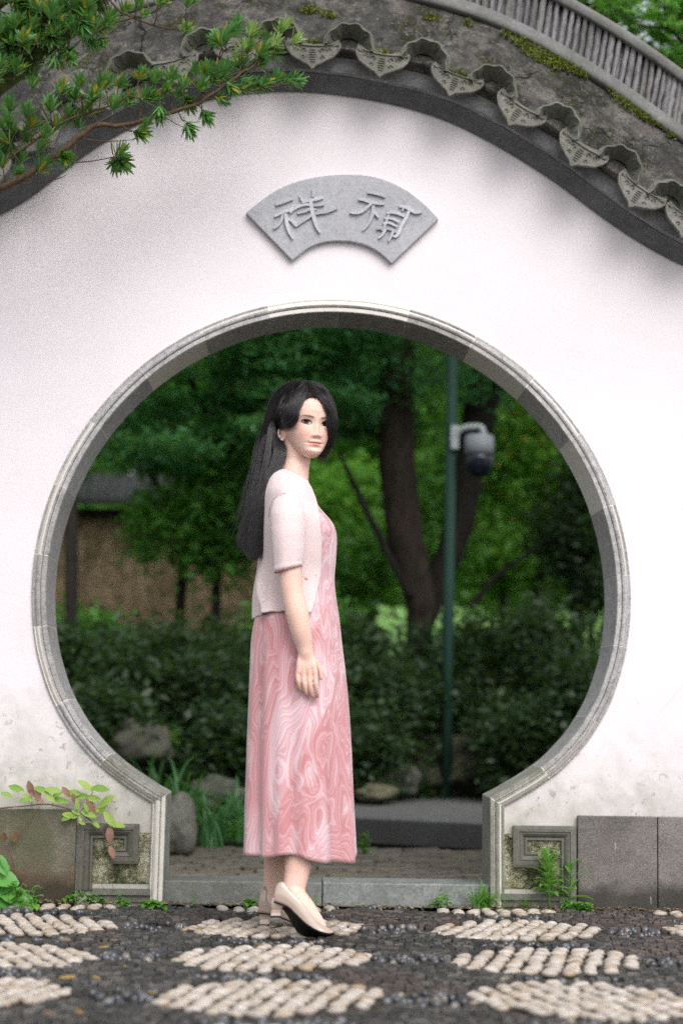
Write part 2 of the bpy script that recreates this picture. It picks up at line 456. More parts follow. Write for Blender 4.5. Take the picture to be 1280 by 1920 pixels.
fret_piece([(x0r, .04), (x0r, ztr), (x1r, ztr), (x1r, zbr), (x1r + .09, zbr)], 1)
V, F = sweep(np.array([(x0r - .054, .045), (.745, .045)]), miters(np.array([(x0r, .045), (.745, .045)]), 1), [(0, -.002), (0, -.018), (.02, -.022), (.022, -.012), (.045, -.012), (.045, -.002)])
fix_normals(part('fret_sill', V, F, M['fret'], wall))
# crumbling render inside the frets
def m_crumble():
    t = NT('crumbling_render', .95, .1)
    n1 = t.noise(55, 6, .8, .8); n2 = t.noise(11, 4, .6)
    h = t.math('ADD', n1, t.math('MULTIPLY', n2, .7))
    col = t.ramp(h, [(.66, (.055, .06, .035)), (.78, (.12, .13, .075)), (.88, (.34, .33, .21)), (1.0, (.58, .56, .42))])
    return t.out(col, None, t.bump(h, 1.0, .02))
M['crumble'] = m_crumble()
def crumble(x0, x1, z0, z1):
    nx = int((x1 - x0) / .004); nzz = int((z1 - z0) / .004); V = []
    for i in range(nx + 1):
        for j in range(nzz + 1):
            x = x0 + (x1 - x0) * i / nx; z = z0 + (z1 - z0) * j / nzz
            e = min(i, nx - i, j, nzz - j)
            h = max(0, nz(x, 0, z, 26) * .5 + .3) * .006 + max(0, nz(x, 3, z, 110)) * .005 + abs(nz(x, 7, z, 260)) * .002
            V.append((x, -.0015 - h * min(1, e / 2.0), z))
    o = part('crumbling_render', np.array(V), grid_faces(nx + 1, nzz + 1), M['crumble'], wall, True); fix_normals(o)
crumble(-.690, -.487, .062, zt - .03); crumble(.742, .965, .062, ztr - .03)

# ------------------------------------------------------------------ coping
coping = link('coping', None); keep(coping, wall); coping.matrix_parent_inverse = Matrix(); coping.location = (0, 0, 0)
def cpart(name, V, F, mat, smooth=False):
    V = np.asarray(V) - np.array(wall.location)
    return obj(name, V, F, mat, coping, smooth)
I0, I1 = 0, len(TOP)
def strip(name, prof, mat, amp=0.0, fr=20, sub=1, smooth=True):
    pr = []
    for k in range(len(prof) - 1):
        for j in range(sub): pr.append(tuple(np.array(prof[k]) + (np.array(prof[k + 1]) - prof[k]) * j / sub))
    pr.append(prof[-1])
    def fn(v, i, o, y):
        if amp == 0: return v
        s = TS[i]; a = nz(s * fr / 10, o * fr / 3, y * fr / 5) + .5 * nz(s * fr / 3, o * fr, y * fr)
        return (v[0] + TM[i][0] * a * amp, v[1] - a * amp * .7, v[2] + TM[i][1] * a * amp)
    V, F = sweep(TOP, TM, pr, False, fn)
    o = cpart(name, V, F, mat, smooth); fix_normals(o); return o
def both(prof): return prof + [(o, .235 - y) for o, y in prof[::-1]]
strip('cornice_cove', both([(-.002, -.001), (-.004, -.012), (.004, -.016), (.008, -.022), (.020, -.030), (.034, -.044), (.046, -.062), (.050, -.070)]), M['cove'], .0015, 20)
strip('cornice_fascia', both([(.049, -.06), (.047, -.094), (.051, -.097), (.10, -.108), (.125, -.112)]), M['fascia'], .0035, 30)
strip('coping_roof', both([(.098, -.100), (.105, -.150), (.112, -.158), (.150, -.142), (.28, -.055), (.43, .048)]), M['coping'], .0075, 40, 8)
strip('ridge_band', both([(.425, .05), (.428, .030), (.436, .026), (.452, .024), (.456, .030), (.478, .032), (.482, .05)]), M['band'], .0012, 20)
strip('ridge_core', both([(.47, .072), (.635, .072)]), M['cove'], 0)
strip('ridge_cap', both([(.618, .058), (.616, .030), (.622, .026), (.640, .022), (.656, .030), (.664, .06), (.667, .10)]), M['band'], .0015, 20)
# upright ridge tiles, each its own piece
def ridge_tile_mesh(seed):
    rr = random.Random(seed); V = []; F = []
    n = 8; H = .24; w = rr.uniform(.0085, .0115)
    for i in range(n):
        z = -H / 2 + H * i / (n - 1); c = rr.uniform(-.0016, .0016)
        for (u, y) in ((-w, .02), (-w, -.010 + rr.uniform(-.002, .002)), (-w * .45, -.0165 + rr.uniform(-.0015, .0015)), (w * .45, -.0165 + rr.uniform(-.0015, .0015)), (w, -.010 + rr.uniform(-.002, .002)), (w, .02)):
            V.append((u + c, y, z))
    F = grid_faces(n, 6, True); F += [tuple(range(5, -1, -1)), tuple((n - 1) * 6 + j for j in range(6))]
    return mesh('ridge_tile', V, F, M['ridge'], False)
rtm = [ridge_tile_mesh(s) for s in range(6)]
x = -1.75
while x < 1.95:
    i = top_at(x)
    fx_ = np.interp(x, TOP[max(0, i - 3):i + 4, 0], TOP[max(0, i - 3):i + 4, 1]); q = np.array([x, fx_]) + TM[i] * .548
    # advance so that neighbours sit side by side
    o = link('ridge_tile', random.choice(rtm), coping)
    sl = abs(TM[i][0])
    o.location = (q[0] - wall.location[0], .062 + random.uniform(-.004, .003) - wall.location[1], q[1] - wall.location[2])
    o.rotation_euler = (0, TM[i][0] * .30 + random.uniform(-.03, .03), random.uniform(-.15, .15))
    hgt = .150 / max(.6, TM[i][1] * cos(TM[i][0] * .3)) / .24
    o.scale = (1, 1, hgt * 1.02)
    x += .0205 * random.uniform(.92, 1.12) / (1 + .45 * max(0, (1.0 if abs(TM[i][0]) > .05 else 0) * abs(TM[i][0]) * 0))
# drip tiles and arched tiles along the eave
def drip_mesh(seed):
    rr = random.Random(seed); mb = MB()
    half = [(.088, .052), (.090, .034), (.084, .014), (.074, -.002), (.070, -.008), (.060, -.018), (.048, -.026), (.043, -.030), (.030, -.040), (.016, -.048), (.006, -.060), (0, -.068)]
    right = [(x + rr.uniform(-.001, .001), z) for x, z in half]
    top = [(x, .052 - .022 * (1 - (x / .088) ** 2) ** .9) for x in np.linspace(-.088, .088, 13)][1:-1]
    outl = right + [(-x, z) for x, z in right[::-1][1:]] + top
    n = len(outl); V = []
    cx, cz = 0, -.003
    def lean(x, y, z): return (x, y - (z - .05) * -.22 - .018 * (x / .088) ** 2 * -1, z)
    for sc, y in ((1, .012), (1, -.002), (.985, -.006), (.90, -.0065), (.87, -.001), (.80, -.0005)):
        for (x, z) in outl: V.append(lean(cx + (x - cx) * sc, y, cz + (z - cz) * sc))
    F = grid_faces(6, n, True)
    V.append(lean(0, .012, cz)); V.append(lean(0, -.001, cz))
    F += [(j, len(V) - 2, (j + 1) % n) for j in range(n)] + [(5 * n + j, (5 * n + (j + 1) % n), len(V) - 1) for j in range(n)]
    mb.add(V, F)
    # relief: medallion and scrolls
    for s in (-1, 1):
        for (a, b, r0) in ((.028, .012, .010), (.050, .018, .009), (.030, -.016, .008)):
            pts = []
            for k in range(9):
                t = k / 8 * 4.6 + rr.uniform(-.2, .2); r_ = r0 * (1 - k / 13)
                pts.append(lean(s * (a + r_ * cos(t)), -.003, b + r_ * sin(t)))
            mb.add(*tube(pts, .0019, 5))
    for k in range(6):
        z = .012 - k * .0095; w = .012 - abs(k - 2) * .0015
        mb.add(*tube([lean(-w, -.003, z), lean(0, -.004, z + .001), lean(w, -.003, z)], .0017, 5))
    # trough that runs back into the roof
    V = []; m = 9
    for (yy, zz) in ((0, 0), (.11, .075)):
        for (off) in (0, -.010):
            for j in range(m):
                x = -.084 + .168 * j / (m - 1)
                V.append((x, yy + .004, .052 - .022 * (1 - (x / .088) ** 2) ** .9 + zz + off))
    F = []
    for j in range(m - 1):
        F += [(j, j + 1, 2 * m + j + 1, 2 * m + j), (m + j, 3 * m + j, 3 * m + j + 1, m + j + 1), (j, m + j, m + j + 1, j + 1)]
    mb.add(V, F)
    return mesh('drip_tile', *mb.get(), M['tile'], False)
def arch_mesh(seed):
    rr = random.Random(seed); mb = MB(); n = 37
    def ring(r0, r1, y0, y1, yb, amp=0.0, a0=-8, a1=188):
        V = []; A = np.linspace(radians(a0), radians(a1), n)
        wob = [1 + amp * sin(a * 9 + seed) * .03 + rr.uniform(-.008, .008) for a in A]
        for a, w in zip(A, wob):
            for (r_, y) in ((r0, yb), (r0, y0), (r1 * w, y1), (r1 * w + .006, y1 + .002), (r1 * w + .006, yb)):
                zz = max(0, y) * .4
                V.append((r_ * cos(a), y, r_ * sin(a) * .86 + (zz if y == yb else 0)))
        F = grid_faces(n, 5, True); F += [(4, 3, 2, 1, 0), tuple((n - 1) * 5 + j for j in range(5))]
        mb.add(V, F)
    ring(.043, .072, .024, -.022, .06, 1.6)
    ring(.070, .076, .000, -.002, .06, .8, -2, 182)
    ring(.074, .082, .014, .012, .06, .8, 4, 176)
    for k in range(7):                         # relief on the arched face
        a = radians(20 + k * 23)
        p = [(r_ * cos(a + d), y - .002, r_ * sin(a + d) * .86) for r_, y, d in ((.050, .012, -.06), (.058, .000, .05), (.066, -.013, -.03))]
        mb.add(*tube(p, .0016, 5))
    return mesh('arch_tile', *mb.get(), M['archtile'], False)
dms = [drip_mesh(s) for s in range(4)]; ams = [arch_mesh(s) for s in range(4)]
tipx = [.026, .258, .51, .735, .95, 1.16, 1.345]
ss = [TS[top_at(x)] for x in tipx]
step = .2485
s_ = ss[0] - step
left = []
while s_ > TS[top_at(-2.3)]: left.append(s_); s_ -= step
right = []; s_ = ss[-1] + step
while s_ < TS[top_at(2.6)]: right.append(s_); s_ += step
S = left[::-1] + ss + right
def put_tile(name, me, s, n, y, tilt, sc=(1.13, 1, .97, 1)):
    i = min(len(TS) - 1, int(np.searchsorted(TS, s))); q = TOP[i] + TM[i] * n
    o = link(name, me, coping); ang = atan2(TM[i][0], TM[i][1])
    o.matrix_basis = Matrix.Translation((q[0] - wall.location[0], y - wall.location[1], q[1] - wall.location[2])) @ Matrix.Rotation(ang, 4, 'Y') @ Matrix.Rotation(tilt, 4, 'X') @ Matrix.Rotation(random.uniform(-.06, .06), 4, 'Y') @ Matrix.Diagonal(sc)
    return o
for k, s in enumerate(S):
    put_tile('drip_tile', dms[k % 4], s, .080 + random.uniform(-.004, .004), -.184, random.uniform(-.05, .08))
    if k < len(S) - 1: put_tile('arch_tile', ams[k % 4], (s + S[k + 1]) / 2,  .116 + random.uniform(-.004, .004), -.174, random.uniform(-.1, .02), (1.12, 1.25, 1.25, 1))
# moss cushions on the coping
M['moss'] = m_leaf('moss', (.10, .13, .015), (.20, .22, .03), .1, .9)
def moss_patch(s, n, y, r, k):
    V = []; F = []; 
    i = min(len(TS) - 1, int(np.searchsorted(TS, s)))
    for _ in range(k):
        a = random.uniform(0, 2 * pi); d = r * sqrt(random.random())
        ds, dn = d * cos(a) * 1.4, d * sin(a) * .6
        j = min(len(TS) - 1, max(0, i + int(ds / .02)))
        q = TOP[j] + TM[j] * (n + dn); yy = y + dn * .69 if y > -.14 else y
        fx = (ds / .02) % 1 * .02
        c = np.array([q[0] + fx * .5, yy - random.uniform(.0, .008), q[1] + random.uniform(0, .004)])
        for _2 in range(5):
            d1 = rng.normal(size=3) * .0036; d2 = rng.normal(size=3) * .0030; d1[1] -= .004; o_ = rng.normal(size=3) * .003
            b = len(V); V += [c + o_ - d2, c + o_ + d1, c + o_ + d2]; F.append((b, b + 1, b + 2))
    return V, F
mb = MB()
for k, s in enumerate(S):
    if random.random() < .8: mb.add(*moss_patch(s, .118, -.152, .032, 90))
for (px, py, r, k) in ((975, 75, .05, 240), (1010, 100, .07, 420), (1060, 120, .05, 260), (1085, 130, .04, 150), (1180, 190, .07, 420), (1215, 215, .05, 300), (1240, 232, .03, 120), (1120, 135, .03, 100), (1255, 245, .03, 60),
                       (620, 30, .03, 60), (810, 35, .025, 60), (870, 40, .02, 40), (580, 20, .03, 80)):
    w = at(px, py, -.05); i = int(np.argmin(np.linalg.norm(TOP + TM * .28 - w[[0, 2]], axis=1)))
    n = float((w[[0, 2]] - TOP[i]) @ TM[i]); yy = -.158 + (n - .112) / .318 * .206
    w = at(px, py, yy); i = int(np.argmin(np.linalg.norm(TOP + TM * .28 - w[[0, 2]], axis=1))); n = float((w[[0, 2]] - TOP[i]) @ TM[i])
    yy = -.158 + (n - .112) / .318 * .206
    mb.add(*moss_patch(TS[i], n, yy - .006, r, k))
V, F = mb.get(); V = V - np.array(wall.location)
obj('moss', V, F, M['moss'], coping, kind='stuff')

# ================================================================== fan plaque with raised characters
Yp = -.022
plq = thing('fan_plaque', 'grey stone fan-shaped plaque with two raised characters above the round gate', 'plaque', tuple(at(642, 425, 0)))
def poly_px(pts, y0, y1, name, mat, root, bev=0):
    P = [at(x, y, y0) for x, y in pts]; n = len(P)
    V = [tuple(p) for p in P] + [(p[0], y1, p[2]) for p in P]
    F = [tuple(range(n - 1, -1, -1)), tuple(range(n, 2 * n))] + [(i, (i + 1) % n, n + (i + 1) % n, n + i) for i in range(n)]
    o = part(name, V, F, mat, root); fix_normals(o)
    if bev: bevel(o, bev, 2)
    return o
fan_top = catmull([(461, 399), (492, 374), (531, 350), (580, 334), (640, 327), (700, 331), (750, 350), (790, 378), (822, 410)], 5)
fan_bot = catmull([(734, 494), (712, 474), (684, 459), (650, 452), (612, 453), (580, 464), (548, 488)], 5)
poly_px([tuple(p) for p in fan_top] + [tuple(p) for p in fan_bot], -.024, .002, 'plaque_slab', M['plaque'], plq, .003)
# brush strokes: centre line and half-widths in photo pixels -> raised strokes
def stroke(mb, pts, ws):
    C = catmull(np.array(pts, float), 5); W = catmull(np.array([[w, 0] for w in ws], float), 5)[:, 0]
    T = np.gradient(C, axis=0); T /= np.linalg.norm(T, axis=1)[:, None] + 1e-9; N = np.stack([-T[:, 1], T[:, 0]], 1)
    L = C + N * W[:, None]; Rr = C - N * W[:, None]
    V = []
    jt = random.uniform(0, .0008)
    for a, b in zip(L, Rr):
        for (q, y) in ((a, -.0235), (a * .9 + b * .1, -.0335 - jt), (b * .9 + a * .1, -.0335 - jt), (b, -.0235)): V.append(at(q[0], q[1], y))
    m = len(C); F = grid_faces(m, 4, True) + [(3, 2, 1, 0), tuple((m - 1) * 4 + j for j in range(4))]
    mb.add(V, F)
def Z1(pts): return [(500 + x / 8.533, 345 + y / 8.533) for x, y in pts]
def Z2(pts): return [(645 + x / 8.258, 345 + y / 8.258) for x, y in pts]
left_char = [([(150, 335), (260, 290), (420, 235)], [2, 3, 2.4]), ([(130, 520), (260, 450), (370, 415), (440, 330)], [2, 3, 3.2, 2]),
    ([(270, 420), (240, 560), (180, 660), (110, 715)], [2, 4, 3, 1.6]), ([(300, 470), (320, 620), (360, 760), (420, 880)], [3, 4.5, 3.6, 1.4]),
    ([(330, 560), (400, 590), (460, 660), (490, 670)], [2, 3, 2.6, 1.8]),
    ([(530, 190), (560, 250), (600, 280)], [1.6, 3, 2]), ([(735, 90), (745, 150), (735, 210)], [1.4, 3, 2.4]),
    ([(560, 300), (680, 265), (790, 245), (900, 220)], [1.8, 3, 3.2, 2]), ([(370, 460), (470, 375), (600, 330), (700, 330)], [1.8, 3.2, 3, 3]),
    ([(700, 340), (800, 340), (920, 330)], [3, 3, 1.8]), ([(490, 470), (600, 440), (690, 400), (800, 410)], [1.6, 3, 3.4, 2]),
    ([(470, 670), (600, 580), (720, 490), (820, 460), (960, 440), (1130, 385)], [1.8, 3, 4, 4, 3.6, 1.8]),
    ([(700, 230), (720, 400), (760, 560), (800, 680), (850, 780)], [3, 4.6, 4.6, 3.6, 1.4])]
right_char = [([(360, 130), (500, 150), (640, 195)], [1.8, 3, 2.4]), ([(225, 240), (300, 245), (400, 280), (500, 300), (620, 310)], [1.8, 3, 3, 3, 1.8]),
    ([(420, 300), (380, 340), (280, 420), (180, 450), (85, 440)], [3, 3, 3.4, 3, 1.6]), ([(450, 330), (440, 460), (380, 600), (290, 720)], [3.4, 4.4, 3.6, 1.6]),
    ([(440, 420), (490, 460), (530, 520)], [2.6, 3, 1.6]),
    ([(850, 350), (920, 345), (1010, 390), (1110, 440), (1200, 430)], [2.2, 3.6, 4, 3.6, 1.8]), ([(940, 250), (920, 340), (900, 420)], [1.6, 2.6, 2]),
    ([(660, 450), (760, 440), (860, 465), (930, 500)], [1.8, 3, 3, 2.6]), ([(690, 470), (660, 560), (620, 660), (580, 720)], [2.6, 3, 3, 2.6]),
    ([(620, 530), (740, 535), (850, 590)], [1.8, 2.6, 2.2]), ([(600, 610), (700, 600), (820, 660)], [1.8, 2.6, 2.2]),
    ([(500, 700), (600, 680), (720, 700), (830, 750)], [1.8, 3, 3, 2.6]),
    ([(1000, 420), (960, 520), (890, 640), (840, 760), (790, 815), (755, 800)], [3.4, 4, 4, 4, 2.6, 1.4]),
    ([(640, 700), (600, 770), (535, 840)], [3, 3, 1.6]), ([(760, 720), (730, 800), (690, 885)], [3, 3, 1.6])]
for nm, st, Z in (('raised_character', left_char, Z1), ('raised_character', right_char, Z2)):
    mb = MB()
    for p, w in st: stroke(mb, Z(p), [v * .95 for v in w])
    fix_normals(mb.build(nm, M['plaque'], plq, False))
# ================================================================== ground
def m_soil():
    t = NT('dark_wet_bedding', .55, .5)
    n1 = t.noise(40, 6, .8); n2 = t.noise(5, 4)
    col = t.mix((.022, .022, .019), (.055, .05, .042), n1)
    col = t.mix(col, (.03, .05, .015), t.ramp(n2, [(.55, 0), (.7, .7)]))
    return t.out(col, t.ramp(t.noise(3, 3), [(.4, .12), (.6, .6)]), t.bump(n1, .6, .01))
M['soil'] = m_soil()
def m_pebble():
    t = NT('cream_pebble', .42, .45)
    r = t.rnd()
    col = t.ramp(r, [(0, (.31, .26, .20)), (.3, (.46, .41, .35)), (.6, (.38, .335, .295)), (.85, (.51, .465, .42)), (1, (.28, .20, .12))])
    n = t.noise(38, 5, .7)
    col = t.mix(col, (.40, .20, .05), t.ramp(n, [(.56, 0), (.74, .65)]))
    col = t.mix(col, (.10, .08, .06), t.ramp(t.noise(130, 4, .8), [(.56, 0), (.68, .8)]))
    return t.out(col, None, t.bump(t.noise(140, 4, .7), .35, .003))
def m_sett():
    t = NT('wet_tile_sett', .4, .5)
    r = t.rnd(); region = t.noise(1.1, 2, .5)
    col = t.ramp(r, [(0, (.018, .019, .019)), (.4, (.036, .036, .034)), (.7, (.060, .056, .050)), (.88, (.12, .11, .10)), (1, (.035, .036, .039))])
    col = t.mix(col, (.105, .060, .047), t.math('MULTIPLY', t.ramp(region, [(.50, 0), (.60, .8)]), t.ramp(r, [(.3, .2), (1, .75)])))
    col = t.mix(col, (.05, .075, .02), t.ramp(t.noise(22, 5, .8), [(.64, 0), (.75, .7)]))
    return t.out(col, t.ramp(t.noise(2.4, 4, .6), [(.40, .10), (.60, .6)]), t.bump(t.noise(110, 4, .8), .9, .006))
def m_dark_pebble():
    t = NT('wet_dark_pebble', .2, .6)
    r = t.rnd()
    col = t.ramp(r, [(0, (.03, .032, .036)), (.6, (.07, .075, .085)), (.85, (.13, .13, .14)), (1, (.22, .19, .14))])
    return t.out(col, t.ramp(t.noise(6, 3), [(.3, .08), (.7, .4)]), t.bump(t.noise(90, 3), .3, .003))
M['pebble'] = m_pebble(); M['sett'] = m_sett(); M['dpebble'] = m_dark_pebble()

ground = obj('ground', *(lambda s: ([(-s, -s, -.06), (s, -s, -.06), (s, s, -.06), (-s, s, -.06)], [(0, 1, 2, 3)]))(120), M['soil'], None, kind='structure')
paving = link('pebble_paving', None, kind='structure', label='wet dark sett paving inlaid with roundels of cream pebbles')
# bedding sheet of the paving, gently uneven
nx, ny = 110, 120; V = []
for i in range(nx + 1):
    for j in range(ny + 1):
        x = -2.6 + 5.4 * i / nx; y = -5.2 + 5.17 * j / ny
        V.append((x, y, -.014 + .004 * nz(x, y, 0, 3)))
obj('bedding', np.array(V), grid_faces(nx + 1, ny + 1), M['soil'], paving, True)
MEDX, MEDY, MR = [-.04 + .755 * k for k in range(-3, 4)], [.0, -.68, -1.365, -2.04, -2.72, -3.4], .262
def gz(x, y): return .004 * nz(x, y, 0, 3)
def pebble_mesh(seed):
    rr = random.Random(seed); V = []; n, m = 6, 9
    for i in range(n + 1):
        th = pi * i / n
        for j in range(m):
            ph = 2 * pi * j / m; q = 1 + rr.uniform(-.14, .12)
            V.append((sin(th) * cos(ph) * q, sin(th) * sin(ph) * q * (1 + .12 * cos(ph)), cos(th)))
    return np.array(V), np.array(grid_faces(n + 1, m, True))
pbv = [pebble_mesh(s) for s in range(8)]
pb_me = [mesh('pebble', V * np.array([.0212, .0165, .0110]), F, M['pebble'], True) for V, F in pbv]
def rotm(ax, ay, az): return np.array((Matrix.Rotation(az, 3, 'Z') @ Matrix.Rotation(ay, 3, 'Y') @ Matrix.Rotation(ax, 3, 'X')))
pebs = []
for my in MEDY:
    for mx in MEDX:
        slant = random.choice([-.7, -.5, -.35, .4, .6]) if my < -.1 else .0
        nc = 10; cw = 2 * MR / nc
        for c in range(nc):
            u = -MR + cw * (c + .5); ext = sqrt(max(0, MR * MR * 1.04 - u * u)); v = -ext + .02
            while v < ext - .012:
                st = random.uniform(.030, .042)
                w = v + st / 2
                x = mx + u + slant * w * .55 + random.uniform(-.005, .005); y = my + w
                if hypot(x - mx, (y - my)) < MR * 1.1 and y < -.115 and y > -2.75:
                    pebs.append((x, y, random.uniform(.82, 1.18), st / .036 * random.uniform(.85, 1.1), random.uniform(-.4, .4), random.uniform(-.32, -.08), random.randrange(8)))
                v += st
d2 = [(-abs(p[0]) * .0 + p[1]) for p in pebs]
def inview(x, y): 
    dx, dy = x, y + 6.32
    a = dx / dy - .026
    return abs(a) < .205
vis = [p for p in pebs if inview(p[0], p[1]) and p[1] > -2.55]
vis.sort(key=lambda p: p[1]); near = set(map(id, vis[:300]))
mb = MB()
for p in pebs:
    x, y, sx, sy, rz, rx, k = p; z = gz(x, y) - .005 + random.uniform(-.003, .003)
    if id(p) in near:
        o = link('pebble', pb_me[k], paving, (x, y, z), (rx, random.uniform(-.15, .15), rz), (sx * 1.05, sy * .98, random.uniform(.9, 1.1)))
    elif abs(x) < 2.2:
        V, F = pbv[k]; V = (V * np.array([.0212 * sx * 1.05, .0165 * sy * .98, .0110])) @ rotm(rx, random.uniform(-.15, .15), rz).T + np.array([x, y, z])
        mb.add(V, [tuple(f) for f in F])
V, F = mb.get(); obj('pebbles', V, F, M['pebble'], paving, True, kind='stuff')
# dark pebbles: collars round the roundels and pools between them
def region(x, y):
    k = round((x + .04) / .755); r_ = min(hypot(x - (-.04 + .755 * k), y - my) for my in MEDY)
    if r_ < MR + .012: return 'med'
    k2 = math.floor((x + .04) / .755); cx = -.04 + .755 * (k2 + .5)
    rp = min(hypot((x - cx) * 1.0, (y - my) * 1.25) for my in MEDY)
    rq = min(hypot((x - (-.04 + .755 * k)) * .9, (y - (my - .34)) * 2.6) for my in MEDY)
    if rp < .125 + .02 * nz(x, y, 5, 9) or rq < .17 + .03 * nz(x, y, 5, 9): return 'dark'
    return 'sett'
mb = MB(); setts = []
y = -2.6
for _ in range(5600):
    x = random.uniform(-1.55, 1.75); yy = random.uniform(-2.6, -.03)
    if region(x, yy) == 'dark' and inview(x, yy):
        V, F = pbv[random.randrange(8)]
        s_ = random.uniform(.7, 1.25)
        V = (V * np.array([.012, .010, .012]) * s_) @ rotm(random.uniform(-.6, .6), random.uniform(-.6, .6), random.uniform(0, 3)).T + np.array([x, yy, gz(x, yy) - .008 + random.uniform(-.002, .004)])
        mb.add(V, [tuple(f) for f in F])
V, F = mb.get(); obj('dark_pebbles', V, F, M['dpebble'], paving, True, kind='stuff')
def sett_verts(rr, w, d, h):
    V = []
    b = .0022
    for (z, s) in ((-.02, 0), (h - .003, 0), (h, b)):
        for (sx, sy) in ((-1, -1), (1, -1), (1, 1), (-1, 1)):
            V.append((sx * (w / 2 - s), sy * (d / 2 - s), z))
    V = np.array(V); jit = rng.uniform(-.0022, .0022, (4, 2))
    for k in range(3): V[k * 4:k * 4 + 4, :2] += jit
    V[8:, 2] += rng.uniform(-.002, .002, 4)
    F = [(0, 1, 5, 4), (1, 2, 6, 5), (2, 3, 7, 6), (3, 0, 4, 7), (4, 5, 9, 8), (5, 6, 10, 9), (6, 7, 11, 10), (7, 4, 8, 11), (8, 9, 10, 11)]
    return V, F
yy = -2.62
cells = []
row = 0
while yy < -.03:
    d = random.uniform(.021, .030); x = -1.5 + random.uniform(0, .03)
    while x < 1.7:
        w = random.uniform(.018, .036)
        cx = x + w / 2; cy = yy + d / 2 + .018 * sin(cx * 5 + row * .35) + random.uniform(-.003, .003)
        if inview(cx, cy) and region(cx, cy) == 'sett' and cy < -.03: cells.append((cx, cy, w - .003, d - .003, atan2(.018 * 5 * cos(cx * 5 + row * .35), 1)))
        x += w
    yy += d; row += 1
cells.sort(key=lambda c: c[1])
mb = MB(); shared = [mesh('sett', *sett_verts(random, .034, .028, .004), M['sett']) for _ in range(10)]
for k, (cx, cy, w, d, a) in enumerate(cells):
    z = gz(cx, cy) - .006 + random.uniform(-.004, .005) + .004 * nz(cx, cy, 9, 4)
    tl = (random.uniform(-.22, .14), random.uniform(-.16, .16))
    if k < 300: link('sett', random.choice(shared), paving, (cx, cy, z), (tl[0], tl[1], a), (w / .034, d / .028, 1))
    else:
        V, F = sett_verts(random, w, d, .004); mb.add(V @ rotm(tl[0], tl[1], a).T + np.array([cx, cy, z]), F)
V, F = mb.get(); obj('setts', V, F, M['sett'], paving, False, kind='stuff')
# soil and leaf litter at the foot of the wall
M['litter'] = m_leaf('leaf_litter', (.10, .06, .035), (.26, .17, .10), .1, .8, yellow=(.35, .30, .20), yfac=.3)
V = []; F = []
for _ in range(1500):
    x = random.uniform(-1.2, 1.5); y = -.03 - abs(random.gauss(0, .035)); y = max(y, -.16)
    if random.random() < (.35 if -.45 < x < .7 else 0): continue
    c = np.array([x, y, random.uniform(-.004, .008)]); a = random.uniform(0, pi); L = random.uniform(.005, .014); W = L * random.uniform(.15, .5)
    u = np.array([cos(a), sin(a), random.uniform(-.3, .3)]); w = np.array([-sin(a), cos(a), random.uniform(-.3, .4)])
    b = len(V); V += [c - u * L, c + w * W, c + u * L, c - w * W + np.array([0, 0, .002])]; F.append((b, b + 1, b + 2, b + 3))
obj('leaf_litter', np.array(V), F, M['litter'], None, kind='stuff', label='brown leaf litter strewn along the foot of the white wall')
# ------------------------------------------------------------------ behind the gate
def m_garden_soil():
    t = NT('shaded_garden_soil', .95, .1)
    n1 = t.noise(18, 6, .8); col = t.mix((.018, .015, .010), (.05, .04, .025), n1)
    col = t.mix(col, (.02, .045, .01), t.ramp(t.noise(1.4, 5), [(.45, 0), (.6, .8)]))
    return t.out(col, None, t.bump(n1, .8, .03))
M['gsoil'] = m_garden_soil()
nx, ny = 60, 60; V = []
for i in range(nx + 1):
    for j in range(ny + 1):
        x = -14 + 28 * i / nx; y = .24 + 45 * (j / ny) ** 1.5
        V.append((x, y, -.03 + max(0, y - 4) * .035 + .05 * nz(x, y, 0, .6) * min(1, max(0, y - 3) / 3)))
obj('garden_soil', np.array(V), grid_faces(nx + 1, ny + 1), M['gsoil'], None, True, kind='structure')
path = link('brick_path', None, kind='structure', label='path of grey-brown bricks laid on the slant behind the gate')
M['brick'] = m_stone('worn_path_brick', (.19, .155, .12), (.09, .078, .062), .75, 1.4, green=.3)
bme = []
for s in range(5):
    V, F = sett_verts(random, .194, .050, .018); bme.append(mesh('brick', V, F, M['brick']))
obj('path_bed', [(-2.2, .245, -.018), (2.6, .245, -.018), (2.6, 2.75, -.018), (-2.2, 2.75, -.018)], [(0, 1, 2, 3)], M['gsoil'], path)
ang = radians(24); ca, sa = cos(ang), sin(ang)
nb = 0
for i in range(-40, 60):
    for j in range(-20, 22):
        u = j * .212 + (i % 2) * .106; v = i * .068
        x = u * ca - v * sa; y = u * sa + v * ca + 1.2
        if .36 < y < 2.62 and -.62 - .1 * (y) < x < .95 + .12 * y and nb < 300:
            link('brick', random.choice(bme), path, (x, y, -.020 + random.uniform(-.006, .007)), (random.uniform(-.16, .12), random.uniform(-.04, .04), ang), (1, 1, 1)); nb += 1
# ================================================================== garden behind the wall
G = dict(
    maple=m_leaf('maple_leaves', (.035, .17, .075), (.08, .28, .11), .40, .40),
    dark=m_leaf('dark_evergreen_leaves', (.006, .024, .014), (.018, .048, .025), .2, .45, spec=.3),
    mid=m_leaf('mid_green_leaves', (.045, .17, .028), (.11, .32, .05), .42, .45),
    bright=m_leaf('bright_green_leaves', (.07, .24, .02), (.16, .40, .05), .5, .5),
    yel=m_leaf('yellow_green_leaves', (.08, .27, .035), (.20, .43, .08), .5, .5, yellow=(.40, .20, .05), yfac=.06),
    strap=m_leaf('strap_leaves', (.035, .15, .055), (.08, .26, .09), .3, .35, spec=.5),
    weed=m_leaf('weed_leaves', (.08, .26, .04), (.17, .42, .07), .4, .45),
    bark=m_bark('brown_bark', (.055, .042, .03), (.018, .015, .012)),
    bark2=m_bark('dark_bark', (.03, .025, .02), (.012, .011, .01)),
)
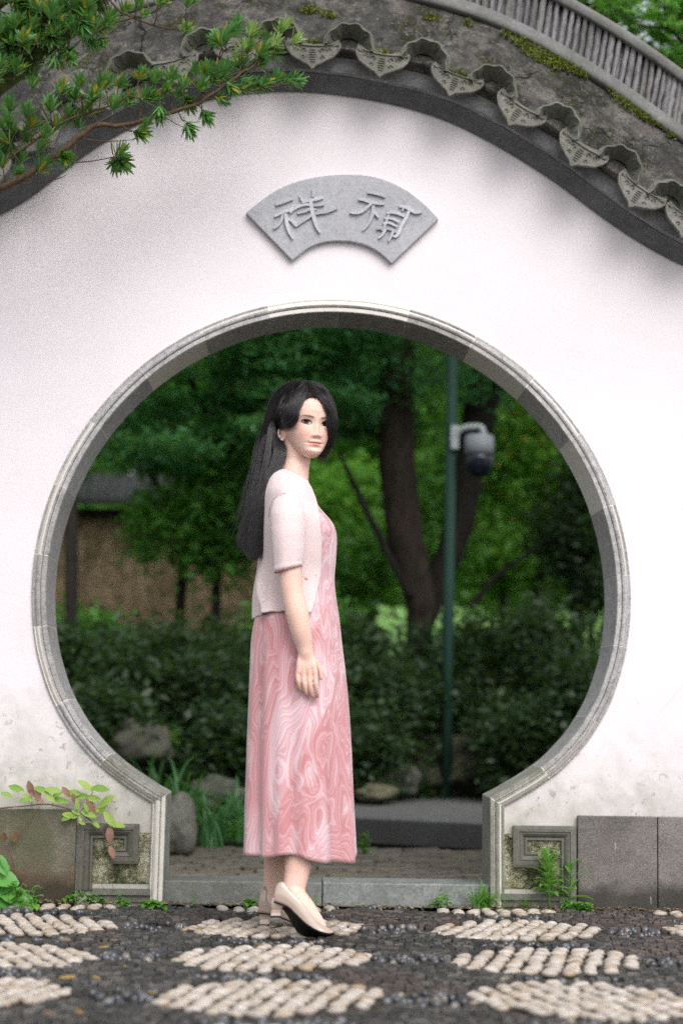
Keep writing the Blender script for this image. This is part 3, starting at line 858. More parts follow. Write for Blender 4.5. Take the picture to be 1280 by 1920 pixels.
def leafcards(C, L, W, up=.35, droop=0.0):
    """one bent leaf-sized face per centre"""
    n = len(C); C = np.asarray(C)
    u = rng.normal(size=(n, 3)); u[:, 2] = u[:, 2] * .45 - droop; u /= np.linalg.norm(u, axis=1)[:, None]
    nn = rng.normal(size=(n, 3)); nn[:, 2] += up * 3
    w = np.cross(nn, u); w /= np.linalg.norm(w, axis=1)[:, None] + 1e-9
    k = np.cross(u, w)
    l = L * rng.uniform(.6, 1.25, n)[:, None]; wd = W * rng.uniform(.6, 1.2, n)[:, None]
    V = np.stack([C - u * l, C + w * wd - k * wd * .3, C + u * l - k * l * .15, C - w * wd - k * wd * .3], 1).reshape(-1, 3)
    F = np.arange(n * 4).reshape(n, 4); return V, F
def clumped(blobs, n, clump=.22, flat=1.0, k=40, shell=.55):
    """points gathered in clumps inside the ellipsoids [(centre, radii, weight)]"""
    out = []; wsum = sum(b[2] for b in blobs)
    for c, r, w in blobs:
        m = int(n * w / wsum); nc = max(3, m // k)
        d = rng.normal(size=(nc, 3)); d /= np.linalg.norm(d, axis=1)[:, None]
        cc = np.array(c) + d * np.array(r) * (rng.uniform(shell, 1, (nc, 1)) ** .7)
        s = rng.uniform(.5, 1.3, (nc, 1))
        ii = rng.integers(0, nc, m)
        out.append(cc[ii] + rng.normal(size=(m, 3)) * clump * s[ii] * np.array([1, 1, flat]))
    return np.vstack(out)
def crown(root, blobs, n, L, W, mat, clump=.22, flat=1.0, up=.35, droop=0, k=40, shell=.55, name='crown'):
    V, F = leafcards(clumped(blobs, n, clump, flat, k, shell), L, W, up, droop)
    return part(name, V, F, mat, root)
def trunk(root, pts, rad, mat, name='trunk', k=10):
    P = catmull(pts, 6); Rr = np.interp(np.linspace(0, 1, len(P)), np.linspace(0, 1, len(rad)), rad)
    P = P + np.array([[nz(i * .3, 1, 0), nz(i * .3, 5, 0), 0] for i in range(len(P))]) * .04 * Rr.mean() * 5
    V, F = tube(P, Rr, k); return part(name, V, F, mat, root, True)
def tree(name, label, cat, base, h, r, blobs, n, L, W, leaf, bark, group=None, lean=(0, 0), **kw):
    root = thing(name, label, cat, base, group)
    b = np.array(base, float)
    trunk(root, [b - [0, 0, .1], b + [lean[0] * .3, lean[1] * .3, h * .35], b + [lean[0] * .7, lean[1] * .7, h * .7], b + [lean[0], lean[1], h]], [r, r * .85, r * .6, r * .3], bark)
    for _ in range(3):
        c = random.choice(blobs)[0]; s = b + np.array([lean[0] * .6, lean[1] * .6, h * random.uniform(.5, .8)])
        trunk(root, [s, (s + np.array(c)) / 2 + np.array([0, 0, .1]), c], [r * .45, r * .3, r * .08], bark, 'limb', 6)
    crown(root, blobs, n, L, W, leaf, **kw); return root
def blob(px, py, Y, rx, ry, rz, w=1.0): return (tuple(at(px, py, Y)), (rx, ry, rz), w)

# --- the big twin-trunked tree right of the person
Yt = 7.0
b = at(785, 1352, Yt); root = thing('garden_tree', 'big brown tree forking into two thick trunks beside the green pole', 'tree', tuple(b))
def tp_(L_, Y): return [at(x, y, Y + (q[0] if q else 0)) for x, y, *q in L_]
trunk(root, tp_([(786, 1400), (788, 1290), (790, 1190), (786, 1120), (760, 1010), (748, 900), (742, 790), (744, 680), (756, 540), (760, 420)], Yt), [.10, .085, .085, .12, .14, .14, .14, .13, .12, .08], G['bark'], 'trunk', 14)
trunk(root, tp_([(795, 1160), (825, 1075), (862, 980), (880, 880), (898, 780), (920, 680), (945, 560), (970, 430)], Yt + .1), [.09, .10, .11, .115, .13, .14, .12, .09], G['bark2'], 'trunk', 14)
trunk(root, tp_([(772, 1120), (728, 1040), (690, 965), (662, 905), (636, 850)], Yt - .1), [.035, .03, .026, .022, .012], G['bark2'], 'limb', 8)
trunk(root, tp_([(880, 1140), (930, 1080), (985, 1040), (1040, 1000)], Yt + .3), [.03, .02, .016, .01], G['bark2'], 'limb', 6)
crown(root, [blob(760, 640, Yt, 1.2, 1.2, .55, 1.2), blob(860, 560, Yt + .4, 1.5, 1.3, .6, 1.4), blob(620, 700, Yt + .6, .8, .8, .35, .6), blob(800, 380, Yt + 1, 2.2, 2.2, .9, 1.6)], 15000, .05, .022, G['maple'], .16, .45, .6)

# --- layered maple on the left
base = at(330, 1420, 8.2); root = thing('maple_tree', 'dark green maple with layered boughs filling the upper left of the gate', 'tree', tuple(base))
trunk(root, [base, at(335, 1200, 8.2), at(350, 1000, 8.3), at(400, 800, 8.4), at(430, 600, 8.4)], [.05, .045, .04, .04, .03], G['bark2'])
for a_, b_ in (((350, 1000), (200, 800)), ((370, 900), (520, 720)), ((400, 800), (300, 640))):
    trunk(root, [at(*a_, 8.3), at((a_[0] + b_[0]) / 2, (a_[1] + b_[1]) / 2 - 20, 7.9), at(*b_, 7.5)], [.04, .03, .01], G['bark2'], 'limb', 6)
tiers = []
for py in range(600, 900, 34):
    for px in range(150, 720, 85):
        if py > 820 and px > 420: continue
        tiers.append(blob(px + random.uniform(-45, 45), py + random.uniform(-16, 16), random.uniform(6.2, 9.0), .34, .5, .05))
crown(root, tiers, 22000, .045, .017, G['maple'], .13, .28, .9, k=60, shell=.1)
tiers = [blob(random.uniform(0, 750), random.uniform(380, 640), random.uniform(5.5, 9.5), .5, .6, .12) for _ in range(34)]
crown(root, tiers, 9000, .055, .022, G['maple'], .2, .4, .8, shell=.1)

# --- lighter bushy tree under it
def px_tree(name, label, base_px, Y, h, r, blobs, n, L, W, leaf, bark=None, **kw):
    return tree(name, label, 'tree', tuple(at(base_px[0], base_px[1], Y)), h, r, blobs, n, L, W, leaf, bark or G['bark2'], **kw)
px_tree('young_tree', 'fresh mid-green bushy tree leaning over the old tan wall', (400, 1330), 8.0, 1.9, .05,
        [blob(330, 990, 7.8, .36, .4, .30), blob(420, 1030, 7.9, .22, .3, .22, .5), blob(400, 950, 7.9, .42, .4, .35), blob(450, 980, 7.8, .26, .3, .24), blob(430, 880, 8, .4, .4, .3)], 8000, .05, .024, G['mid'], clump=.10)
px_tree('yellow_green_tree', 'yellow-green leafy tree glowing behind the curved-arm camera on the right', (1010, 1330), 10.5, 3.4, .07,
        [blob(990, 780, 10.5, .55, .6, .5), blob(1050, 850, 10.3, .5, .6, .5), blob(960, 900, 10.6, .4, .5, .4), blob(930, 720, 10.4, .35, .5, .35), blob(1080, 980, 10.3, .4, .5, .5)], 8000, .055, .028, G['yel'], clump=.15)
px_tree('light_bush', 'airy light-green bush in front of the lawn between the forked tree and the yellow-green tree', (940, 1330), 13.5, 2.4, .05,
        [blob(930, 1040, 13.5, .7, .5, .32), blob(1040, 1060, 13.2, .6, .5, .3), blob(870, 980, 13.6, .4, .5, .4), blob(680, 1090, 13.4, .5, .5, .2), blob(960, 960, 13.8, .6, .5, .35)], 7000, .07, .036, G['yel'], clump=.16)
px_tree('lime_bush', 'pale lime bush in the gap under the slanting branch', (700, 1330), 15.5, 1.6, .04,
        [blob(640, 1090, 15.5, .6, .4, .22), blob(730, 1080, 15.6, .5, .4, .25), blob(660, 1050, 15.8, .5, .4, .2)], 2600, .085, .05, G['bright'], clump=.14)
px_tree('lime_shrub', 'pale lime shrub glowing low between the pole and the right rim', (1000, 1330), 16.0, 1.6, .04,
        [blob(900, 1090, 16, .6, .4, .25), blob(1010, 1100, 16.2, .7, .4, .22), blob(1090, 1080, 16, .5, .4, .3), blob(960, 1050, 16.4, .5, .4, .2)], 3400, .085, .05, G['bright'], clump=.14)
px_tree('evergreen_tree', 'dark glossy evergreen tree against the right edge of the gate', (1080, 1340), 7.6, 2.6, .07,
        [blob(1085, 990, 7.6, .30, .5, .35), blob(1130, 900, 7.6, .22, .5, .3), blob(1125, 1070, 7.5, .25, .4, .30)], 6500, .045, .022, G['dark'], clump=.12)
px_tree('bright_shrub', 'bright lime-green shrub shining between the person and the big tree', (650, 1300), 12.5, 1.8, .04,
        [blob(625, 950, 12.5, .45, .4, .26), blob(700, 930, 12.6, .36, .4, .3), blob(650, 1010, 12.4, .5, .4, .22), blob(600, 1000, 12.4, .4, .4, .3)], 5000, .075, .04, G['bright'], clump=.13)
px_tree('small_bright_shrub', 'small bright green bush behind the thin slanting branch', (640, 1320), 10.5, 1.0, .03,
        [blob(650, 1070, 10.5, .4, .4, .2), blob(700, 1040, 10.6, .3, .4, .2), blob(820, 1010, 10.7, .3, .3, .5), blob(830, 900, 10.8, .25, .3, .45)], 4000, .06, .03, G['mid'], clump=.12)

# --- background trees whose crowns close the view
bt = [(-6.0, 13.5, 'dense far tree beyond the leftmost end of the tan wall'), (-3.2, 14.8, 'tall far tree rising behind the tan wall roof'), (-.9, 16.0, 'far dark tree seen just left of the person'),
      (1.6, 17.0, 'far tree whose crown spreads above the bright lawn'), (4.2, 15.6, 'far tree behind the yellow-green tree'), (6.8, 14.5, 'far tree beyond the right edge of the gate')]
for i, (x, y, lab) in enumerate(bt):
    bl = [((x + random.uniform(-1, 1), y + random.uniform(-1, 1), z_), (1.5, 1.2, .8), 1) for z_ in (4.2, 5.2, 6.2, 7.2)]
    if i in (0, 1): bl += [((x, y + .5, 2.0), (1.6, 1.0, 1.0), 1.2)]
    tree('background_tree', lab, 'tree', (x, y, .3), 6.5, .13, bl, 7500, .12, .06, G['mid'], G['bark2'], 'trees far behind the gate', clump=.4)
for (px, w_, lab) in ((690, .09, 'pale slim tree trunk standing on the bright lawn left of the big tree'), (985, .10, 'grey slim tree trunk standing on the bright lawn right of the pole')):
    b = at(px, 1150, 20); rt = thing('lawn_tree', lab, 'tree', (b[0], b[1], 1.0))
    trunk(rt, [(b[0], b[1], .6), (b[0] + .05, b[1], 2.6), (b[0], b[1], 6.0)], [w_, w_ * .9, w_ * .5], G['bark'])
    crown(rt, [((b[0], b[1], 5.8), (1.8, 1.5, 1.0), 1)], 3500, .11, .05, G['mid'], .35)
# --- canopy added overhead to keep the garden in shade
cp = [(-4.2, 4.2, 'broad tree added to shade the garden at far left'), (-1.4, 3.4, 'broad tree added to shade the ground behind the gate'), (1.9, 4.0, 'broad tree added to shade the right half of the garden'),
      (4.6, 5.0, 'broad tree added to shade the garden at far right'), (-3.0, 8.4, 'tree added to shade the deeper garden on the left'), (.4, 8.8, 'tree added to shade the deeper garden at the centre'), (3.6, 9.4, 'tree added to shade the deeper garden on the right')]
side = [(-5.8, 4.6), (-3.3, 2.6), (3.4, 2.8), (6.2, 5.2), (-5.0, 8.8), (-3.4, 11.5), (5.2, 9.8)]
for i, (x, y, lab) in enumerate(cp):
    if i in (1, 5): continue
    rt = thing('added_shade_tree', lab, 'tree', (side[i][0], side[i][1], 0), 'trees added to shade the garden')
    bx, by = side[i]
    trunk(rt, [(bx, by, -.1), (bx * .97, by, 2.2), ((bx + x) / 2, (by + y) / 2, 4.6), (x, y, 5.6)], [.14, .12, .09, .04], G['bark2'])
    crown(rt, [((x, y, 5.7), (2.0, 1.9, .45), 1), ((x + .6, y + .4, 5.1), (1.7, 1.6, .3), .8)], 4300, .09, .05, G['mid'], .28, .5, .7, shell=.05)

# --- maple showing over the coping at the top right
Ym = 1.6
b = at(1320, 300, Ym); rt = thing('maple_sapling', 'fresh green maple with feathery leaves over the coping at the top right', 'tree', (b[0] + .5, Ym, 0))
trunk(rt, [(b[0] + .5, Ym, -.1), (b[0] + .45, Ym, 2.0), at(1330, 150, Ym), at(1250, 20, Ym), at(1210, -60, Ym)], [.05, .04, .03, .015, .006], G['bark2'])
trunk(rt, [at(1330, 150, Ym), at(1260, 60, Ym - .1), at(1200, 48, Ym - .15), at(1140, 10, Ym - .2)], [.012, .006, .004, .002], G['bark2'], 'limb', 6)
def palmate(C, R):
    V = []; F = []
    for c in C:
        ax = rng.normal(size=3); ax[2] = abs(ax[2]) + 1.0; ax[1] -= .5; ax /= np.linalg.norm(ax)
        u = np.cross(ax, [0, 0, 1]); u /= np.linalg.norm(u) + 1e-6; w = np.cross(ax, u); a0 = random.uniform(0, 6.3)
        r_ = R * random.uniform(.7, 1.2)
        for j in range(7):
            a = a0 + (j - 3) * .62; l = r_ * (1 - abs(j - 3) * .17); d = u * cos(a) + w * sin(a); p = u * -sin(a) + w * cos(a)
            i = len(V); V += [c, c + d * l * .5 + p * l * .12, c + d * l - ax * l * .15, c + d * l * .5 - p * l * .12]; F.append((i, i + 1, i + 2, i + 3))
    return np.array(V), F
C = clumped([blob(1190, 20, Ym, .20, .2, .09), blob(1250, 60, Ym, .14, .2, .07), blob(1290, 20, Ym, .25, .2, .16), blob(1230, -40, Ym, .4, .3, .1), blob(1150, -30, Ym, .2, .2, .08), blob(1300, 110, Ym, .15, .2, .1)], 900, .035, .5, k=10, shell=.1)
V, F = palmate(C, .042); part('crown', V, F, G['weed'], rt)

# --- shrubs in front of the lawn
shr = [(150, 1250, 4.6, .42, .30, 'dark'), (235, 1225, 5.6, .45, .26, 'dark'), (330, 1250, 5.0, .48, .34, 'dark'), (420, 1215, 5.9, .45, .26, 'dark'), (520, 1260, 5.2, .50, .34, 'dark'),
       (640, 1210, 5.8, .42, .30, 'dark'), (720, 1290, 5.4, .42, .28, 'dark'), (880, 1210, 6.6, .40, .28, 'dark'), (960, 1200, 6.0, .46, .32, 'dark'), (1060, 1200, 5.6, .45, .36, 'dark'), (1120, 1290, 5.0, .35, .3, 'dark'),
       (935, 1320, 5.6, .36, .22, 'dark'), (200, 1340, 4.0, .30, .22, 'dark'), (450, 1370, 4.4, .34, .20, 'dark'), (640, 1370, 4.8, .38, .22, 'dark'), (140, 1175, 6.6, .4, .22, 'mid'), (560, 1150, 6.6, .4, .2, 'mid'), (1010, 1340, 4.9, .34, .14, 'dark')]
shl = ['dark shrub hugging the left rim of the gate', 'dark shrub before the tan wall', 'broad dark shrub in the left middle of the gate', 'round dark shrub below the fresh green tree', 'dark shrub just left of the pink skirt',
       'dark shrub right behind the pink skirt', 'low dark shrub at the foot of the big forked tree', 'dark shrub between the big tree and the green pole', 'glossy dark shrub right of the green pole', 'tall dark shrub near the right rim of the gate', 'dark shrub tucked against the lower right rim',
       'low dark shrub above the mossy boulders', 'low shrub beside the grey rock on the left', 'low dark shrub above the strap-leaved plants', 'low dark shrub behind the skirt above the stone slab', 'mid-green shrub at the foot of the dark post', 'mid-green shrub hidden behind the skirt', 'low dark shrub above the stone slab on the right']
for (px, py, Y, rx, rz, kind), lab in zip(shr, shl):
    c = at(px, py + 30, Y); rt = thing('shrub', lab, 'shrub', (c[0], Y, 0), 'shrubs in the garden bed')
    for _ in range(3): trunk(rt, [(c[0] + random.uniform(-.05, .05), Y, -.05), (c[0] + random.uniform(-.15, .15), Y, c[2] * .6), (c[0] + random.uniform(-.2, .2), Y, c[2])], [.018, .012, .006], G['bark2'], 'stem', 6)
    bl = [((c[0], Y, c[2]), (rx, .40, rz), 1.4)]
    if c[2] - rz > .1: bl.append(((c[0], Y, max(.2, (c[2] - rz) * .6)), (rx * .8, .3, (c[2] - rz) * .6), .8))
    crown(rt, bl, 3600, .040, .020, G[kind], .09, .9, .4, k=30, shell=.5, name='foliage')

# bushes that carry the planting on to both sides of what the gate frames
for (x, y, h, mt, lab) in ((3.4, 7.0, 1.6, 'mid', 'leafy bush beyond the right edge of the gate, nearest of its row'), (4.6, 9.5, 1.9, 'mid', 'tall leafy bush beyond the right edge of the gate'), (6.4, 12.0, 2.2, 'yel', 'large yellow-green bush at the far right of the garden'),
                           (2.8, 4.6, .9, 'dark', 'low dark bush beyond the right jamb'), (-3.2, 5.6, 1.2, 'dark', 'dark bush beyond the left rim of the gate'), (-4.6, 8.0, 1.8, 'mid', 'leafy bush beyond the left end of the tan wall'), (-6.4, 11.0, 2.2, 'mid', 'large bush at the far left of the garden')):
    tree('side_bush', lab, 'bush', (x, y, 0), h, .05, [((x, y, h * .62), (.95, .8, h * .36), 1), ((x + .4, y + .3, h * .4), (.9, .7, h * .3), .7)], 4200, .07, .035, G[mt], G['bark2'], 'bushes at the sides of the garden', clump=.16)

# --- lawn, old tan wall and its roof, dark post
def m_lawn():
    t = NT('pale_lawn', .95, .1); n1 = t.noise(1.2, 5); 
    return t.out(t.mix((.10, .24, .05), (.26, .42, .15), n1), None, t.bump(t.noise(30, 4), .6, .05))
V = []; nx, ny = 30, 30
for i in range(nx + 1):
    for j in range(ny + 1):
        x = -30 + 60 * i / nx; y = 15 + 60 * j / ny; V.append((x, y, .38 + (y - 15) * .17 + .25 * nz(x, y, 0, .15)))
obj('lawn_slope', np.array(V), grid_faces(nx + 1, ny + 1), m_lawn(), None, True, kind='structure')
for i in range(9):
    x = -24 + i * 6 + random.uniform(-1, 1); y = random.uniform(58, 66)
    tree('hill_tree', 'round green tree on the crest beyond the lawn, %s from the left' % ['first', 'second', 'third', 'fourth', 'fifth', 'sixth', 'seventh', 'eighth', 'last'][i], 'tree', (x, y, 7.6), 6, .25,
         [((x, y, 13), (3.4, 2, 3.6), 1), ((x + 1, y, 10), (3.6, 2, 2.8), 1)], 2600, .42, .26, G['mid'], G['bark2'], 'trees on the crest beyond the lawn', clump=.7)
def m_tan():
    t = NT('weathered_tan_wall', .95, .1)
    n1 = t.noise(5, 5, .7, .5, t.pos((2.5, 1, .5))); n2 = t.noise(14, 4, .6)
    col = t.ramp(n1, [(.3, (.17, .12, .075)), (.5, (.36, .26, .16)), (.7, (.52, .37, .24))])
    col = t.mix(col, (.07, .10, .03), t.ramp(n2, [(.5, 0), (.68, .8)]))
    return t.out(col, None, t.bump(n1, .8, .04))
a = at(60, 1200, 10.2); b = at(540, 1200, 10.2)
rt = thing('old_wall', 'old tan wall with a low tiled roof half hidden by leaves behind the gate', 'wall', ((a[0] + b[0]) / 2, 10.2, 0))
zt_ = at(300, 960, 10.2)[2]
V = []; nx, nz_ = 60, 30
for i in range(nx + 1):
    for j in range(nz_ + 1):
        x = a[0] + (b[0] - a[0]) * i / nx; z = zt_ * j / nz_; V.append((x, 10.2 + .05 * nz(x, 0, z, 4) + .03 * nz(x * 4, 0, z, 2), z))
part('wall_face', np.array(V), grid_faces(nx + 1, nz_ + 1), m_tan(), rt, True)
part('wall_core', *box(((a[0] + b[0]) / 2, 10.42, zt_ / 2), (b[0] - a[0], .24, zt_)), M['coping'], rt)
M['rooftile'] = m_stone('grey_roof_tile', (.085, .085, .09), (.045, .045, .05), .7)
V = []; n = 90
for i in range(n + 1):
    x = a[0] - .1 + (b[0] - a[0] + .2) * i / n
    for (y, z) in ((9.85, zt_ + .0), (9.83, zt_ + .05), (10.1, zt_ + .20), (10.35, zt_ + .36), (10.5, zt_ + .36)): V.append((x, y, z + .03 * abs(sin(i * pi / 3))))
part('roof', np.array(V), grid_faces(n + 1, 5), M['rooftile'], rt)
for k in range(3): part('roof_beam', *box(((a[0] + b[0]) / 2, 9.95 + k * .12, zt_ - .03 + k * .0), (b[0] - a[0], .04, .05)), G['bark2'], rt)
b = at(128, 1330, 6.0); tpz = at(128, 890, 6.0)
rt = thing('dark_post', 'dark upright wooden post by the left rim of the gate', 'post', (b[0], 6.0, 0))
o = part('shaft', *tube([(b[0], 6, -.1), (b[0] + .01, 6, 1), (tpz[0], 6, tpz[2] + .9)], [.048, .045, .042], 10), G['bark2'], rt, True)
part('post_base', *box((b[0], 6, .06), (.16, .16, .16)), M['slab'], rt)

# --- green pole with a bracket and a dome camera
Yc = 5.3
b = at(836, 1338, Yc); rt = thing('camera_pole', 'green metal pole carrying a white bracket and a dark dome camera', 'pole', (b[0], Yc, 0))
M['greenpaint'] = m_plain('green_paint', (.018, .060, .044), .6, .3)
M['whitepaint'] = m_plain('white_paint', (.34, .38, .38), .45, .4)
M['greypaint'] = m_plain('grey_housing', (.26, .29, .31), .55, .35)
M['dome'] = m_plain('smoked_dome', (.008, .01, .02), .12, .6)
tpz = at(848, 640, Yc)
part('shaft', *tube([(b[0], Yc, -.05), (b[0] + (tpz[0] - b[0]) * .5, Yc, tpz[2] * .5), (tpz[0], Yc, tpz[2]), (tpz[0] + .01, Yc, tpz[2] + .8)], [.038, .036, .035, .035], 14), M['greenpaint'], rt, True)
part('base_flange', *tube([(b[0], Yc, -.01), (b[0], Yc, .03)], .09, 16), M['greenpaint'], rt, False)
Yb = Yc - .05
V, F = tube(catmull([at(846, 830, Yb), at(862, 806, Yb - .02), at(885, 800, Yb - .04), at(902, 802, Yb - .05), at(908, 822, Yb - .05)], 5), .022, 10); part('bracket_arm', V, F, M['whitepaint'], rt, True)
part('mounting_plate', *box(at(852, 820, Yb), (.05, .05, .16)), M['whitepaint'], rt)
c = at(898, 840, Yb - .05)
def lathe(prof, c, k=24):
    V = []; 
    for (r_, z) in prof:
        for j in range(k): V.append((c[0] + r_ * cos(2 * pi * j / k), c[1] + r_ * sin(2 * pi * j / k), c[2] + z))
    return np.array(V), grid_faces(len(prof), k, True) + [tuple(range(k - 1, -1, -1)), tuple((len(prof) - 1) * k + j for j in range(k))]
part('camera_housing', *lathe([(.03, .086), (.085, .084), (.097, .07), (.098, .02), (.098, -.045)], c), M['greypaint'], rt, True)
part('camera_dome', *lathe([(.094, -.045), (.095, -.075), (.090, -.12), (.076, -.160), (.05, -.188), (.006, -.198)], c), M['dome'], rt, True)

# --- stone slab platform
ztop = .125
pts = [onz(600, 1527, ztop), onz(660, 1531, ztop), onz(780, 1537, ztop), onz(905, 1543, ztop), onz(990, 1548, ztop), onz(1010, 1500, ztop), onz(960, 1467, ztop), onz(850, 1466, ztop), onz(800, 1474, ztop), onz(745, 1482, ztop), onz(700, 1497, ztop), onz(640, 1506, ztop)]
rt = thing('stone_slab', 'broad grey stone slab lying flat behind the right side of the gate', 'stone slab', (pts[2][0], pts[2][1], 0))
n = len(pts); V = [tuple(p) for p in pts] + [(p[0], p[1] + (.06 if p[1] < 4 else 0), -.02) for p in pts]
o = part('slab', V, [tuple(range(n))[::-1], tuple(range(n, 2 * n))] + [(i, (i + 1) % n, n + (i + 1) % n, n + i) for i in range(n)], m_stone('blue_grey_slab', (.15, .16, .18), (.09, .10, .11), .8), rt); fix_normals(o); bevel(o, .012, 2)

# --- boulders
def rock_mesh(seed, c, r, mat, name, label, amp=.25, fr=1.5):
    rr = random.Random(seed); bm = bmesh.new(); bmesh.ops.create_icosphere(bm, subdivisions=4, radius=1)
    for v in bm.verts:
        p = v.co.copy(); d = 1 + amp * nz(p.x + seed * 3, p.y, p.z, fr) + amp * .35 * nz(p.x + seed, p.y, p.z, fr * 3)
        q = p * d; 
        v.co = Vector((q.x * r[0], q.y * r[1], q.z * r[2]))
    me = bpy.data.meshes.new(name); bm.to_mesh(me); bm.free(); me.materials.append(mat)
    me.polygons.foreach_set('use_smooth', [True] * len(me.polygons))
    return link(name, me, None, tuple(c), label=label, category='rock', group='rocks in the garden')
M['rockpale'] = m_stone('pale_boulder', (.24, .235, .19), (.12, .12, .10), .85, .8, green=.35, bmp=1.0)
M['rockdark'] = m_stone('dark_mossy_boulder', (.028, .028, .023), (.014, .015, .012), .9, .7, green=.7, bmp=1.0)
rock_mesh(1, at(338, 1540, 2.1) + np.array([0, 0, -.02]), (.085, .14, .155), M['rockpale'], 'boulder', 'pale upright boulder just behind the left jamb of the gate', .3, 1.1)
rock_mesh(2, at(262, 1395, 3.8), (.19, .2, .14), M['rockdark'], 'rock', 'grey pointed rock behind the lower left rim of the gate', .4)
rock_mesh(3, at(860, 1440, 5.6), (.42, .35, .24), M['rockdark'], 'rock', 'large brown mossy rock at the far end of the stone slab', .45)
rock_mesh(4, at(735, 1462, 4.9), (.18, .2, .10), M['rockdark'], 'rock', 'mid-sized rock left of the large brown rock', .4)
rock_mesh(5, at(705, 1487, 4.4), (.13, .15, .05), m_stone('ochre_rock', (.16, .14, .08), (.09, .085, .05), .9, green=.5), 'rock', 'low ochre rock at the left corner of the stone slab', .3)
rock_mesh(6, at(410, 1490, 3.9), (.16, .2, .10), M['rockdark'], 'rock', 'dark rock half hidden by the strap-leaved plants', .4)
rock_mesh(7, at(960, 1400, 6.0), (.35, .3, .2), M['rockdark'], 'rock', 'dark rock behind the right end of the stone slab', .4)
# --- strap-leaved plants, each leaf an arched blade
def blade(mb, p, az, L, W, arch, up=1.2, seg=7, fold=.25):
    d = np.array([cos(az), sin(az), 0]); s = np.array([-sin(az), cos(az), 0]); V = []
    for i in range(seg + 1):
        t = i / seg; q = p + d * (L * (t * (.25 + .75 * t)) * arch) + np.array([0, 0, L * (up * t - (up * .95) * arch * t * t)])
        w = W * (1 - t) ** .6 * (.5 + .5 * min(1, t * 5))
        V += [q - s * w, q + np.array([0, 0, -w * fold]), q + s * w]
    mb.add(np.array(V), grid_faces(seg + 1, 3))
def strap_plant(px, py, Y, n, L, W, lab, mat='strap', ground_z=0.0, arch=(.5, 1.1)):
    c = at(px, py, Y); c[2] = ground_z; rt = thing('strap_leaf_plant', lab, 'plant', tuple(c), 'strap-leaved plants')
    for k in range(n):
        mb = MB(); blade(mb, c + np.array([random.uniform(-.05, .05), random.uniform(-.05, .05), -.01]), random.uniform(0, 2 * pi), L * random.uniform(.6, 1.15), W, random.uniform(*arch), 1.9)
        mb.build('leaf', G[mat], rt, True)
strap_plant(330, 1560, 3.0, 46, .42, .010, 'tall strap-leaved plant rising above the pale boulder')
strap_plant(400, 1575, 2.55, 40, .34, .009, 'strap-leaved plant right of the pale boulder')
strap_plant(440, 1560, 3.1, 36, .38, .010, 'strap-leaved plant beside the left edge of the skirt')
strap_plant(290, 1500, 3.5, 26, .46, .012, 'strap-leaved plant fanning out from behind the left jamb')
strap_plant(300, 1450, 3.3, 30, .44, .011, 'strap-leaved plant in front of the dark rock on the left')
strap_plant(360, 1520, 2.9, 34, .40, .010, 'dense strap-leaved plant filling the lower left of the gate')
strap_plant(215, 1420, 4.1, 24, .5, .012, 'strap-leaved plant by the grey pointed rock', arch=(.7, 1.2))
def small_plant(name, lab, c, n, h, L, W, mat, group=None, stems=3, spread=.04):
    rt = thing(name, lab, 'plant', tuple(c), group); c = np.array(c, float)
    for s_ in range(stems):
        a0 = random.uniform(0, 6.3); top = c + np.array([cos(a0) * spread * random.random(), sin(a0) * spread * .6 * random.random(), h * random.uniform(.6, 1)])
        V, F = tube([c - [0, 0, .01], (c + top) / 2 + rng.normal(size=3) * .003, top], [.0018, .0015, .001], 5); part('stem', V, F, G[mat], rt, True)
        for k in range(n):
            t = (k + 1) / n; q = c + (top - c) * t; a = a0 + k * 2.4
            mb = MB(); broad(mb, q, a, L * random.uniform(.6, 1.1) * (1.1 - .45 * t), W * (1.1 - .4 * t), random.uniform(-.1, .7)); mb.build('leaf', G[mat], rt, True)
    return rt
def broad(mb, p, az, L, W, rise, seg=5, sag=.5):
    d = np.array([cos(az), sin(az), 0]); s = np.array([-sin(az), cos(az), 0]); V = []
    for i in range(seg + 1):
        t = i / seg; q = p + d * L * t + np.array([0, 0, L * (rise * t - sag * t * t)]); w = W * sin(pi * min(1, t * .96 + .04)) ** .8 + .0004
        V += [q - s * w + [0, 0, w * .35], q, q + s * w + [0, 0, w * .35]]
    mb.add(np.array(V), grid_faces(seg + 1, 3))
for (px, py, Y, lab) in ((325, 1370, 3.4, 'small light-green sprig standing in front of the dark shrubs'), (680, 1570, 2.2, 'tiny green plant on the ground left of the stone slab'), (440, 1545, 2.3, 'small leafy plant beside the skirt hem')):
    c = at(px, py + 30, Y); small_plant('garden_sprig', lab, (c[0], Y, max(0, c[2])), 6, .12, .05, .016, 'mid', 'small plants behind the gate')
# ================================================================== the woman under the gate
YB = -.78
person = thing('person', 'woman with very long black hair wearing a pale pink cardigan over a marbled rose dress', 'person', tuple(onz(545, 1745, 0)))
def m_skin():
    t = NT('skin', .5, .35)
    a = t.n('ShaderNodeAttribute'); a.attribute_name = 'Col'
    n = t.noise(30, 3); col = t.mix(a.outputs['Color'], t.mix(a.outputs['Color'], (.70, .36, .30), .35), t.ramp(n, [(.4, 0), (.75, .35)]))
    t.b.inputs['Subsurface Weight'].default_value = .22
    t.b.inputs['Subsurface Radius'].default_value = (.9, .35, .2); t.b.inputs['Subsurface Scale'].default_value = .006
    return t.out(col, None, t.bump(t.noise(700, 2), .08, .0008))
SKIN = np.array([.78, .53, .44])
